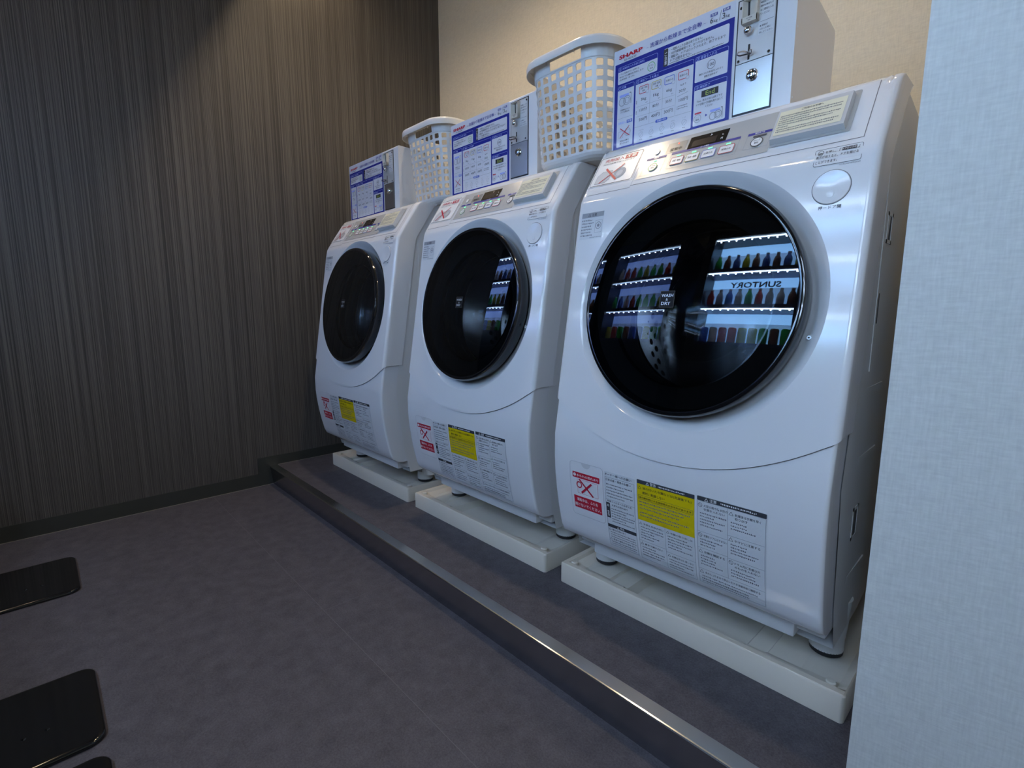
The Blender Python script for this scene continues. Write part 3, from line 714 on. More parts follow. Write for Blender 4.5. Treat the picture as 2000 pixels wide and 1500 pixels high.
    D.text('乾燥フィルターのお手入れ', 0.1990, 0.2955, INKG, 0.0010, h=0.0046, w=0.062); D.text('水漏れの恐れあり', 0.2100, 0.2880, INKG, 0.0010, h=0.0046, w=0.040)
    D.rect(0.1960, 0.2580, 0.2055, 0.2940, M_dark, 0.0011); D.tri(0.2007, 0.2870, 0.0030, 0.0008, WHITE, 0.0014); D.text('警告', 0.1982, 0.2620, WHITE, 0.0014, h=0.0060, w=0.0050, vert=True)
    for k in range(6): D.dashes(0.2080, 0.2650 - (0.02 if k in (1, 4) else 0), 0.2800 - k * 0.0060, 0.0030, INKG, 0.0009, rnd)
    D.rect(0.1960, 0.2350, 0.2670, 0.2430, M_dark, 0.0011); D.tri(0.2220, 0.2380, 0.0030, 0.0007, WHITE, 0.0014); D.text('警告', 0.2270, 0.2364, WHITE, 0.0014, h=0.0053)
    D.tri(0.2000, 0.2295, 0.0032, 0.0006, INKG, 0.0010); D.text('巻込の恐れあり', 0.2055, 0.2275, INKG, 0.0010, h=0.0048, w=0.035)
    for k in range(3): D.dashes(0.2010, 0.2640, 0.2215 - k * 0.0055, 0.0028, INKG, 0.0009, rnd)
    D.tri(0.2000, 0.2055, 0.0032, 0.0006, INKG, 0.0010); D.text('壁等の運転中の恐れあり', 0.2055, 0.2035, INKG, 0.0010, h=0.0048, w=0.056)
    for k in range(2): D.dashes(0.2010, 0.2640, 0.1985 - k * 0.0055, 0.0026, INKG, 0.0009, rnd)
    g.build('owner_notice', LP)
    g = MB(); D = Dec(g, S4, 0.012)                       # yellow warning sheet
    D.rect(0.2725, 0.1840, 0.3970, 0.3670, PAPER, 0.0006, r=0.003)
    D.rect(0.2745, 0.3580, 0.3965, 0.3665, M_dark, 0.0010); D.tri(0.2980, 0.3610, 0.0036, 0.0009, WHITE, 0.0013); D.text('警告', 0.3040, 0.3592, WHITE, 0.0013, h=0.0064); D.dashes(0.3220, 0.3780, 0.3605, 0.0030, WHITE, 0.0013, rnd)
    D.rect(0.2745, 0.2790, 0.3965, 0.3580, YEL, 0.0010)
    D.tri(0.2805, 0.3495, 0.0040, 0.0007, INK, 0.0013)
    D.text('油の付いた衣類などは(洗濯後でも)', 0.2870, 0.3470, INK, 0.0013, h=0.0062, w=0.104); D.text('絶対に乾燥しない', 0.2870, 0.3375, INK, 0.0013, h=0.0060, w=0.049)
    D.frame(0.2775, 0.3255, 0.3940, 0.3345, 0.0005, INKG, 0.0013); D.text('油の酸化熱による自然発火のおそれがあります', 0.2790, 0.3275, INK, 0.0014, h=0.0044, w=0.112)
    for k in range(3): D.dashes(0.2800, 0.3900 - 0.012 * k, 0.3185 - k * 0.0068, 0.0034, INKG, 0.0012, rnd)
    for k in range(2): D.dashes(0.2800, 0.3850 - 0.02 * k, 0.2950 - k * 0.0068, 0.0034, INKG, 0.0012, rnd)
    D.line(0.3345, 0.1870, 0.3345, 0.2780, 0.0005, INKL, 0.0009); D.line(0.2745, 0.2310, 0.3345, 0.2310, 0.0005, INKL, 0.0010); D.line(0.3345, 0.2260, 0.3955, 0.2260, 0.0005, INKL, 0.0010)
    for (xx, zz2, hd, nl) in ((0.2760, 0.2700, '子供を本体の中に', 5), (0.3365, 0.2700, '衣類の取り出しは', 5), (0.2760, 0.2230, '素手で触れない', 4), (0.3365, 0.2180, '衣類以外は使用しない', 4)):
        D.tri(xx + 0.0040, zz2 + 0.0010, 0.0034, 0.0006, INKG, 0.0010); D.text(hd, xx + 0.0095, zz2 - 0.0015, INKG, 0.0010, h=0.0046, w=min(0.046, 0.0058 * len(hd)))
        for k in range(nl): D.dashes(xx + 0.0035, xx + 0.0540 - rnd.choice((0, 0.01, 0.02)), zz2 - 0.0085 - k * 0.0062, 0.0030, INKG, 0.0009, rnd)
    D.frame(0.2740, 0.1860, 0.3960, 0.3660, 0.0005, INKL, 0.0009)
    g.build('warning_label', LP)
    g = MB(); D = Dec(g, S4, 0.012)                       # caution sheet
    D.rect(0.4000, 0.1850, 0.5240, 0.3690, PAPER, 0.0006, r=0.003)
    D.rect(0.4015, 0.3595, 0.5230, 0.3680, M_dark, 0.0010, r=0.0015); D.tri(0.4190, 0.3625, 0.0036, 0.0009, WHITE, 0.0013); D.text('注意', 0.4250, 0.3607, WHITE, 0.0013, h=0.0064); D.dashes(0.4450, 0.5080, 0.3618, 0.0032, WHITE, 0.0013, rnd)
    D.frame(0.4020, 0.1870, 0.5220, 0.3590, 0.0006, INKL, 0.0009); D.line(0.4580, 0.2190, 0.4580, 0.3590, 0.0005, INKL, 0.0010)
    for z_ in (0.2190,): D.line(0.4020, z_, 0.5220, z_, 0.0005, INKL, 0.0010)
    for z_ in (0.2980, 0.2640): D.line(0.4020, z_, 0.4580, z_, 0.0005, INKL, 0.0010)
    for z_ in (0.3080, 0.2620): D.line(0.4580, z_, 0.5220, z_, 0.0005, INKL, 0.0010)
    for (kind, xx, zz2, hd, nl) in (('n', 0.4035, 0.3500, ['大型の靴や防水性の', '衣類を入れない'], 5), ('t', 0.4600, 0.3490, ['乾燥後は衣類を早く', '取り出す'], 3),
                                    ('n', 0.4035, 0.2900, ['衣類をドアにはさまない'], 3), ('t', 0.4600, 0.2995, ['やけどに注意する'], 4),
                                    ('t', 0.4035, 0.2555, ['衣類を確認する'], 4), ('n', 0.4600, 0.2540, ['ドラム内に衣類以外', 'のものを入れない'], 3),
                                    ('t', 0.4035, 0.2110, ['水の入ったままで停止したときは給水栓に確認する'], 3)):
        if kind == 'n': D.ring(xx + 0.0040, zz2 + 0.0010, 0.0040, 0.0007, INKG, 0.0010); D.line(xx + 0.0015, zz2 + 0.0035, xx + 0.0065, zz2 - 0.0015, 0.0007, INKG, 0.0010)
        else: D.tri(xx + 0.0040, zz2 + 0.0010, 0.0044, 0.0006, INKG, 0.0010)
        wide = len(hd[0]) > 15
        for j, t_ in enumerate(hd): D.text(t_, xx + 0.0105, zz2 - 0.0015 - j * 0.0070, INKG, 0.0010, h=0.0050, w=(0.100 if wide else min(0.044, 0.0056 * len(t_))))
        for k in range(nl): D.dashes(xx + 0.0040, xx + (0.112 if wide else 0.0525) - rnd.choice((0, 0.006, 0.02)), zz2 - 0.0090 - (len(hd) - 1) * 0.0070 - k * 0.0060, 0.0031, INKG, 0.0009, rnd)
    g.build('caution_notice', LP)
    return T
W1 = washer()
tag(W1, 'white front-loading washer-dryer nearest the camera, lit vending machines mirrored in its round door', 'washing machine', 'coin-operated washer-dryers in a row')

# ------------------------------------------------------------------ coin box
CW = mat('coin_box_white', (0.78, 0.78, 0.79), 0.28)
CS = mat('coin_box_side', (0.66, 0.62, 0.55), 0.45)
PB = mat('poster_blue', (0.022, 0.030, 0.28), 0.25, coat=0.4)
PWH = mat('poster_white', (0.72, 0.73, 0.80), 0.25, coat=0.4)
CHR = mat('chrome', (0.75, 0.76, 0.78), 0.08, metal=1.0)
FRB = mat('black_frame', (0.012, 0.012, 0.014), 0.35)
def coin_box():
    X0, X1, YF, Z0, Z1 = 0.045, 0.439, 0.113, 1.0712, 1.2965
    T = empty('coin_box', ((X0 + X1) / 2, 0.22, Z0))
    g = MB(); yb_ = 0.335
    # side profile: front vertical, top falling slightly to the rear
    P = [(YF, Z0), (YF, Z1 - 0.004), (YF + 0.0012, Z1 - 0.001), (YF + 0.004, Z1), (0.200, Z1 - 0.002), (0.330, Z1 - 0.022), (yb_, Z1 - 0.028), (yb_, Z0)]
    n = len(P); vs = [(X0, y, z) for y, z in P] + [(X1, y, z) for y, z in P]
    g.add(vs, [(i, (i + 1) % n, n + (i + 1) % n, n + i) for i in range(n)] + [list(range(n))[::-1], list(range(n, 2 * n))], CW)
    for z in (1.09, 1.15, 1.21, 1.27): g.cyl((X1, YF + 0.010, z), (1, 0, 0), 0.0018, 0.0008, CW, 10)
    g.build('housing', T)
    fn = lambda x, z, o: (x, YF - o, z)
    g = MB(); D = Dec(g, fn); rnd = random.Random(21)
    D.rect(0.0462, 1.0740, 0.3275, 1.2945, PWH, 0.0006, r=0.0035)
    D.rect(0.0492, 1.0765, 0.3265, 1.2645, PB, 0.0009)
    RC = mat('logo_red', (0.55, 0.01, 0.03), 0.3)
    D.text('SHARP', 0.0590, 1.2735, RC, 0.0012, h=0.0085, w=0.0625, bold=0.045, shear=0.0); D.text('ES-HD63P', 0.0735, 1.2668, INKG, 0.0012, h=0.0040, w=0.032)
    D.text('－', 0.1310, 1.2745, NAVY, 0.0012, w=0.005); D.text('洗濯から乾燥まで全自動', 0.1400, 1.2718, NAVY, 0.0012, h=0.0100, w=0.119); D.text('－', 0.2625, 1.2745, NAVY, 0.0012, w=0.005)
    D.rect(0.2770, 1.2815, 0.2915, 1.2870, NAVY, 0.0012); D.text('洗濯', 0.2785, 1.2822, WHITE, 0.0015, h=0.0040, w=0.0115); D.rect(0.3020, 1.2820, 0.3168, 1.2875, NAVY, 0.0012); D.text('乾燥', 0.3035, 1.2827, WHITE, 0.0015, h=0.0040, w=0.0115)
    D.text('6', 0.2765, 1.2695, INKG, 0.0012, h=0.0105, w=0.0062); D.text('kg', 0.2840, 1.2685, INKG, 0.0012, h=0.0062, w=0.0078); D.line(0.2958, 1.2690, 0.2988, 1.2870, 0.0008, INKG, 0.0012)
    D.text('3', 0.3010, 1.2695, INKG, 0.0012, h=0.0105, w=0.0062); D.text('kg', 0.3085, 1.2685, INKG, 0.0012, h=0.0062, w=0.0078)
    LB = mat('poster_line', (0.35, 0.42, 0.85), 0.3)
    def panel(x0, z0, x1, z1, zh, num, title):
        D.rframe(x0 - 0.0003, z0 - 0.0003, x1 + 0.0003, z1 + 0.0003, 0.003, 0.0006, LB, 0.0012)
        D.rect(x0, z0, x1, zh, PWH, 0.0013, r=0.0015)
        zc = (zh + z1) / 2; D.ring(x0 + 0.0055, zc, 0.0036, 0.0006, LB, 0.0013); D.text(num, x0 + 0.0055, zc - 0.002, LB, 0.0013, h=0.004, al='c')
        if title: D.text(title, x0 + 0.0110, zc - 0.0028, LB, 0.0013, h=0.0055)
    panel(0.0580, 1.2200, 0.1600, 1.2560, 1.2460, '0', '洗濯物を入れる前に(無料)')
    for k, t in enumerate(('ドラム洗浄ボタンを押すと', '約2分で水槽内を洗浄します', '(洗浄時間：約２分)')): D.text(t, 0.0620, 1.2385 - k * 0.0062, INK, 0.0016, h=0.0040, w=(0.052, 0.064, 0.040)[k])
    D.ring(0.1455, 1.2325, 0.0098, 0.0013, GRN, 0.0016); D.text('ドラム', 0.1455, 1.2335, INKG, 0.0017, h=0.0034, al='c'); D.text('洗浄', 0.1455, 1.2275, INKG, 0.0017, h=0.0038, al='c')
    D.rect(0.1750, 1.2215, 0.3172, 1.2568, PWH, 0.0013, r=0.003); D.rect(0.1750, 1.2215, 0.1855, 1.2560, INK, 0.0015, r=0.0015); D.text('ご注意', 0.1775, 1.2245, WHITE, 0.0018, h=0.0078, w=0.0058, vert=True)
    for k, (t, ww) in enumerate((('・一度投入したお金は戻りません。', 0.074), ('・100円硬貨専用です。おつりはでません。', 0.098), ('・運転中、ドアはロックされます。終了するまで', 0.122), ('　ドアは開きません。', 0.048))):
        D.text(t, 0.1885 + (0.003 if k == 3 else 0), 1.2480 - k * 0.0072, INK, 0.0016, h=0.0056, w=ww)
    D.dashes(0.1890, 0.3080, 1.2228, 0.0026, INKG, 0.0016, rnd)
    panel(0.0585, 1.0815, 0.1022, 1.2150, 1.2058, '1', '準備')
    def drumicon(cx, cz, s_):
        D.rect(cx - 0.0155 * s_, cz + 0.0105 * s_, cx + 0.011 * s_, cz + 0.0165 * s_, LB, 0.0016)
        D.ring(cx - 0.0075 * s_, cz, 0.0098 * s_, 0.0014, INKL, 0.0017); D.ring(cx + 0.0060 * s_, cz + 0.001, 0.0105 * s_, 0.0012, INKL, 0.0018); D.ring(cx + 0.0060 * s_, cz + 0.001, 0.0068 * s_, 0.0010, INKL, 0.0018)
        D.line(cx + 0.0175 * s_, cz - 0.008, cx + 0.0175 * s_, cz + 0.0160 * s_, 0.0008, INKG, 0.0017); D.line(cx + 0.0135 * s_, cz + 0.0160 * s_, cx + 0.0175 * s_, cz + 0.0160 * s_, 0.0014, INKG, 0.0017)
    drumicon(0.0785, 1.1795, 0.95)
    D.text('洗濯物を入れて', 0.0800, 1.1600, INK, 0.0016, h=0.0036, w=0.026, al='c'); D.text('ドアを閉める', 0.0800, 1.1548, INK, 0.0016, h=0.0036, w=0.023, al='c')
    D.line(0.0600, 1.1440, 0.1010, 1.1440, 0.0005, INKL, 0.0016)
    D.text('洗剤投入', 0.0610, 1.1310, LB, 0.0016, h=0.0055, w=0.022); D.rect(0.0855, 1.1305, 0.1000, 1.1375, CYB, 0.0016, r=0.001); D.text('不要', 0.0868, 1.1318, WHITE, 0.0018, h=0.0046, w=0.0115)
    D.frame(0.0640, 1.1010, 0.0760, 1.1150, 0.0005, INKL, 0.0016); D.ring(0.0885, 1.1110, 0.0085, 0.0007, INKL, 0.0016); D.ring(0.0885, 1.1110, 0.0060, 0.0006, INKL, 0.0016)
    D.line(0.0680, 1.1220, 0.0945, 1.1020, 0.0018, RED, 0.0019); D.line(0.0680, 1.1010, 0.0930, 1.1240, 0.0014, RED, 0.002)
    D.text('洗剤は自動で', 0.0805, 1.0920, INK, 0.0016, h=0.0036, w=0.025, al='c'); D.text('投入されます', 0.0805, 1.0865, INK, 0.0016, h=0.0036, w=0.025, al='c')
    panel(0.1070, 1.0805, 0.2455, 1.2155, 1.2055, '2', '運転コースを選ぶ')
    cols = [(0.1165, RED, '洗濯・乾燥', '標準', '3kg', '120分', '500円'), (0.1480, YLI, '洗濯・乾燥', '少量', '1kg', '80分', '400円'), (0.1797, CYB, '洗濯のみ', '', '6kg', '35分', '300円'), (0.2120, RED, '乾燥のみ', '', '1kgまで', '30分', '100円')]
    for i, (x, m, t1, t2, a, b, c_) in enumerate(cols):
        D.rframe(x, 1.1830, x + 0.0238, 1.1995, 0.003, 0.0013, m, 0.0016); cx = x + 0.012
        if t2: D.text(t1, cx, 1.1922, INKG, 0.0016, h=0.0040, w=0.0175, al='c'); D.text(t2, cx, 1.1865, INKG, 0.0016, h=0.0038, al='c')
        else: D.text(t1, cx, 1.1890, INKG, 0.0016, h=0.0045, w=0.0175, al='c')
        D.disc(x + 0.0215, 1.1840, 0.0038, PWH, 0.0018); D.ring(x + 0.0215, 1.1840, 0.0038, 0.0005, INKL, 0.0019)
        if i < 3:
            D.text(a, cx, 1.1665, INKG, 0.0016, h=0.0075, w=0.0135, al='c'); D.text('まで', x + 0.0175, 1.1605, INKG, 0.0016, h=0.0024)
            D.text(b, cx, 1.1455, INKG, 0.0016, h=0.0070, w=0.0200 if i == 0 else 0.0155, al='c'); D.text(c_, cx, 1.1250, INKG, 0.0016, h=0.0072, w=0.0205, al='c')
            D.line(x + 0.0280, 1.1165, x + 0.0282, 1.1990, 0.0004, INKL, 0.0016)
        else:
            D.text(a, cx, 1.1705, INKG, 0.0016, h=0.0045, al='c'); D.text(b, cx - 0.001, 1.1580, INKG, 0.0016, h=0.0068, w=0.0155, al='c'); D.text(c_, cx + 0.002, 1.1395, INKG, 0.0016, h=0.0072, w=0.0205, al='c')
            D.line(x - 0.001, 1.1515, x + 0.0240, 1.1555, 0.0005, INKG, 0.0016)
            for k in range(2): D.dashes(x + 0.0, x + 0.0250, 1.1300 - k * 0.0045, 0.0024, INKG, 0.0016, rnd)
    for z in (1.1575, 1.1365): D.line(0.1105, z, 0.2060, z, 0.0004, INKL, 0.0016)
    D.line(0.1075, 1.1145, 0.2450, 1.1145, 0.0005, INKL, 0.0016)
    for z in (1.1640, 1.1420): D.text('運転', 0.1092, z, INKG, 0.0016, h=0.0034, w=0.0026, vert=True)
    D.rect(0.1612, 1.1115, 0.1902, 1.1175, CYB, 0.0018, r=0.0025); D.text('洗濯物の目安', 0.1757, 1.1128, WHITE, 0.002, h=0.0034, w=0.022, al='c')
    tops = ['バスタオル', 'シャツ', '肌着', 'タオル', 'くつ下']
    for k in range(5):
        cx = 0.1250 + k * 0.0262; cz = 1.0960
        P_ = [(cx + 0.0065 * math.cos(2 * PI * j / 7 + k) * (1 if j % 2 else 0.75), cz + 0.0060 * math.sin(2 * PI * j / 7 + k)) for j in range(7)]
        for j in range(7): D.line(*P_[j], *P_[(j + 1) % 7], 0.0005, INKL, 0.0016)
        D.line(cx - 0.003, cz - 0.003, cx + 0.003, cz + 0.003, 0.0005, INKL, 0.0016)
        D.text(tops[k], cx, 1.1045, INKL, 0.0016, h=0.0024, al='c'); D.text('約250g', cx, 1.0845, INKG, 0.0016, h=0.0026, al='c')
    panel(0.2498, 1.1672, 0.3178, 1.2160, 1.2080, '3', '硬貨を入れる')
    D.ring(0.2840, 1.1930, 0.0088, 0.0009, INKG, 0.0016); D.text('100', 0.2840, 1.1900, INKG, 0.0016, h=0.0060, w=0.0120, al='c')
    D.text('表示された料金を入れると', 0.2840, 1.1778, INK, 0.0016, h=0.0040, w=0.0500, al='c'); D.text('運転を始めます', 0.2840, 1.1715, INK, 0.0016, h=0.0040, w=0.0280, al='c')
    panel(0.2502, 1.0820, 0.3182, 1.1605, 1.1515, '4', '運転終了')
    D.rect(0.2663, 1.1345, 0.3020, 1.1470, INK, 0.0017); D.text('End', 0.2755, 1.1365, mat('seven_segment', (0.45, 0.55, 0.10), 0.4), 0.002, h=0.0084, w=0.0185, bold=0.0)
    for k, (t, ww) in enumerate((('「End」表示が出れば終了です', 0.054), ('ドアを開けて衣類を取り出して', 0.056), ('ください', 0.016))): D.text(t, 0.2840, 1.1265 - k * 0.0066, INK, 0.0016, h=0.0044, w=ww, al='c')
    D.rect(0.2535, 1.1045, 0.2680, 1.1075, RED, 0.0016); D.ring(0.2600, 1.0955, 0.0080, 0.0008, INKL, 0.0016); D.text('ロック', 0.2600, 1.0965, INKL, 0.0016, h=0.0026, al='c'); D.text('解除', 0.2600, 1.0915, INKG, 0.0016, h=0.0038, al='c')
    D.poly([(0.2770, 1.0950), (0.2812, 1.0978), (0.2770, 1.1006)], NAVY, 0.0016); drumicon(0.2990, 1.0925, 0.78)
    g.build('instruction_poster', T)
    # coin unit
    g = MB(); g.box((0.3322, YF - 0.0010, 1.0795), (0.4050, YF + 0.001, 1.2880), FRB); g.build('window_frame', T)
    UX0, UX1 = 0.3350, 0.4028
    g = MB(); g.box((UX0, YF - 0.0022, 1.1738), (UX1, YF - 0.0008, 1.2855), mat('coin_plate', (0.58, 0.57, 0.56), 0.38, metal=0.35))
    D = Dec(g, lambda x, z, o: (x, YF - 0.0022 - o, z)); D.rect(0.3565, 1.1765, 0.3605, 1.2040, M_black, 0.0002)
    D.rect(0.3738, 1.2135, 0.4012, 1.2830, mat('card_white', (0.66, 0.66, 0.67), 0.4), 0.0003); D.line(0.3745, 1.2360, 0.4005, 1.2360, 0.0005, INKG, 0.0005)
    for k, t in enumerate(('◀運転コースを', '選択(表示)す', 'ると硬貨を入れ', 'てください')): D.text(t, 0.3755, 1.2670 - k * 0.0066, INKG, 0.0005, h=0.0040, w=0.0235 if k < 3 else 0.017)
    for k, t in enumerate(('◀ 硬貨が', 'つまった時に', '押してください')): D.text(t, 0.3755, 1.2270 - k * 0.0058, INKG, 0.0005, h=0.0034, w=(0.015, 0.020, 0.0235)[k])
    UN = g.build('coin_plate', T)
    g = MB(); a, b, c_, d_ = 0.3452, 0.3738, 1.2390, 1.2800          # coin inlet block
    yA, yB = YF - 0.0022, YF - 0.0130; BZ = mat('inlet_beige', (0.62, 0.58, 0.50), 0.4)
    g.box((a, yB, c_), (b, yA, c_ + 0.0105), BZ); g.box((a, yB, d_ - 0.0012), (b, yA, d_), BZ); g.box((a, yB, c_), (a + 0.0015, yA, d_), BZ); g.box((b - 0.0015, yB, c_), (b, yA, d_), BZ)
    g.add([(a + 0.0015, yB, c_ + 0.0105), (0.3535, yA - 0.0015, c_ + 0.0105), (0.3525, yA - 0.0015, d_ - 0.0012), (a + 0.0015, yB, d_ - 0.0012)], [(0, 1, 2, 3)], BZ)
    g.add([(b - 0.0015, yB, c_ + 0.0105), (0.3570, yA - 0.0015, c_ + 0.0105), (0.3560, yA - 0.0015, d_ - 0.0012), (b - 0.0015, yB, d_ - 0.0012)], [(3, 2, 1, 0)], BZ)
    g.box((0.3522, yA - 0.0016, c_ + 0.0095), (0.3575, yA - 0.0008, d_ - 0.002), M_black)
    D = Dec(g, lambda x, z, o: (x, yB - o, z)); D.text('100円硬貨', 0.3595, c_ + 0.0058, INKG, 0.0002, h=0.0024, al='c'); D.text('専用', 0.3595, c_ + 0.0022, INKG, 0.0002, h=0.0024, al='c')
    g.build('coin_inlet', UN)
    g = MB(); g.lathe([(0.0, 0.0135), (0.0035, 0.0130), (0.0062, 0.0112), (0.0076, 0.0080), (0.0076, 0.0055), (0.0055, 0.0030), (0.0040, 0.0)], CHR, (0.3570, YF - 0.0022, 1.2262), Vector((1, 0, 0)), Vector((0, 0, 1)), Vector((0, -1, 0)), 32); g.build('return_button', UN)
    g = MB(); yq = YF - 0.0022
    g.tube([(0.3585, yq, 1.1900), (0.3520, yq - 0.010, 1.1900), (0.3455, yq - 0.016, 1.1885), (0.3440, yq - 0.016, 1.1845), (0.3470, yq - 0.014, 1.1825), (0.3660, yq - 0.006, 1.1840)], 0.0016, CHR, 8)
    g.tube([(0.3585, yq, 1.1880), (0.3650, yq - 0.010, 1.1890), (0.3700, yq - 0.014, 1.1860), (0.3690, yq - 0.012, 1.1820)], 0.0014, CHR, 8); g.build('return_hook', UN)
    for (x, z) in ((0.3395, 1.2728), (0.3396, 1.1786), (0.3957, 1.1790), (0.3990, 1.2790)):
        g = MB(); g.cyl((x, YF - 0.0022, z), (0, -1, 0), 0.0026, 0.0014, CHR, 16); g.box((x - 0.002, YF - 0.0038, z - 0.0003), (x + 0.002, YF - 0.0036, z + 0.0003), M_black); g.build('screw', UN)
    g = MB(); g.box((UX0, YF - 0.0026, 1.0825), (UX1, YF - 0.0008, 1.1722), M_steelv); CD = g.build('cash_door', T)
    g = MB(); c0 = (0.3678, YF - 0.0026, 1.1468)
    g.lathe([(0.0108, 0.0), (0.0108, 0.0025), (0.0090, 0.0042), (0.0078, 0.0040), (0.0072, 0.0078), (0.0060, 0.0085), (0.0, 0.0085)], CHR, c0, Vector((1, 0, 0)), Vector((0, 0, 1)), Vector((0, -1, 0)), 32)
    g.box((c0[0] - 0.0008, c0[1] - 0.0088, c0[2] - 0.003), (c0[0] + 0.0008, c0[1] - 0.0084, c0[2] + 0.003), M_black); g.build('lock', CD)
    return T
K1 = coin_box()
tag(K1, 'white coin box with blue instruction poster on top of the washer nearest the camera', 'coin box', 'coin boxes on top of the washers')

# ------------------------------------------------------------------ drain pan
M_pan = mat('pan_plastic', (0.80, 0.74, 0.63), 0.42, noise=(40, 0.02))
def drain_pan():
    T = empty('drain_pan', (0.32, 0.32, 0.0))
    nx = [0, 0.004, 0.016, 0.020, 0.058, 0.070, 0.178, 0.190, 0.450, 0.462, 0.560, 0.575, 0.618, 0.622, 0.636, 0.640]
    ny = [0, 0.004, 0.016, 0.020, 0.030, 0.040, 0.060, 0.075, 0.300, 0.560, 0.580, 0.615, 0.622, 0.636, 0.640]
    def hz(x, y):
        e = min(x, 0.64 - x, y, 0.64 - y)
        if e < 0.003: return 0.0490
        if e < 0.017: return 0.0525
        if 0.185 < x < 0.455 and y > 0.028: return 0.016
        if y < 0.035 and not 0.185 < x < 0.455: return 0.0475 if e < 0.035 and e > 0.017 and y < 0.022 else 0.046
        if x < 0.062 or x > 0.570 or y > 0.59: return 0.0445
        if (x < 0.13 or x > 0.50) and y < 0.20: return 0.0420
        if (x < 0.13 or x > 0.50) and y > 0.45: return 0.0420
        return 0.036
    g = MB()
    X = sorted(set(nx + [0.128, 0.132, 0.498, 0.502])); Y = sorted(set(ny + [0.198, 0.202, 0.448, 0.452]))
    vs = [(x, y, hz(x, y)) for y in Y for x in X]; n = len(X)
    g.add(vs, [(j * n + i, j * n + i + 1, (j + 1) * n + i + 1, (j + 1) * n + i) for j in range(len(Y) - 1) for i in range(n - 1)], M_pan)
    # rounded outer walls
    r = 0.008; P = []
    for cx, cy, a0 in ((0.64 - r, r, -90), (0.64 - r, 0.64 - r, 0), (r, 0.64 - r, 90), (r, r, 180)):
        for k in range(7): t = math.radians(a0 + 15 * k); P.append((cx + r * math.cos(t), cy + r * math.sin(t)))
    n = len(P); vs = [(x, y, 0.0) for x, y in P] + [(x, y, 0.0490) for x, y in P] + [(0.32 + (x - 0.32) * 0.9945, 0.32 + (y - 0.32) * 0.9945, 0.0522) for x, y in P]
    g.add(vs, [(i, (i + 1) % n, n + (i + 1) % n, n + i) for i in range(n)] + [(n + i, n + (i + 1) % n, 2 * n + (i + 1) % n, 2 * n + i) for i in range(n)], M_pan, True)
    # trim the square mesh corners inside the rounded ones
    for i, v in enumerate(g.v):
        x, y, z = v
        if z > 0.03:
            for cx, cy, sx, sy in ((r, r, -1, -1), (0.64 - r, r, 1, -1), (r, 0.64 - r, -1, 1), (0.64 - r, 0.64 - r, 1, 1)):
                if (x - cx) * sx > 0 and (y - cy) * sy > 0:
                    d = math.hypot(x - cx, y - cy)
                    if d > r: g.v[i] = (cx + (x - cx) * r / d, cy + (y - cy) * r / d, z)
    g.build('tray', T)
    for cx, cy in ((0.028, 0.026), (0.612, 0.026), (0.028, 0.612), (0.612, 0.612)):
        g = MB(); g.lathe([(0.0, 0.0095), (0.007, 0.0090), (0.0088, 0.0070), (0.0088, 0.0)], M_pan, (cx, cy, 0.0458), Vector((1, 0, 0)), Vector((0, 1, 0)), Vector((0, 0, 1)), 24); g.build('corner_cap', T)
    return T
T1 = drain_pan()
tag(T1, 'cream plastic drain pan under the washer nearest the camera', 'drain pan', 'cream drain pans under the washers')

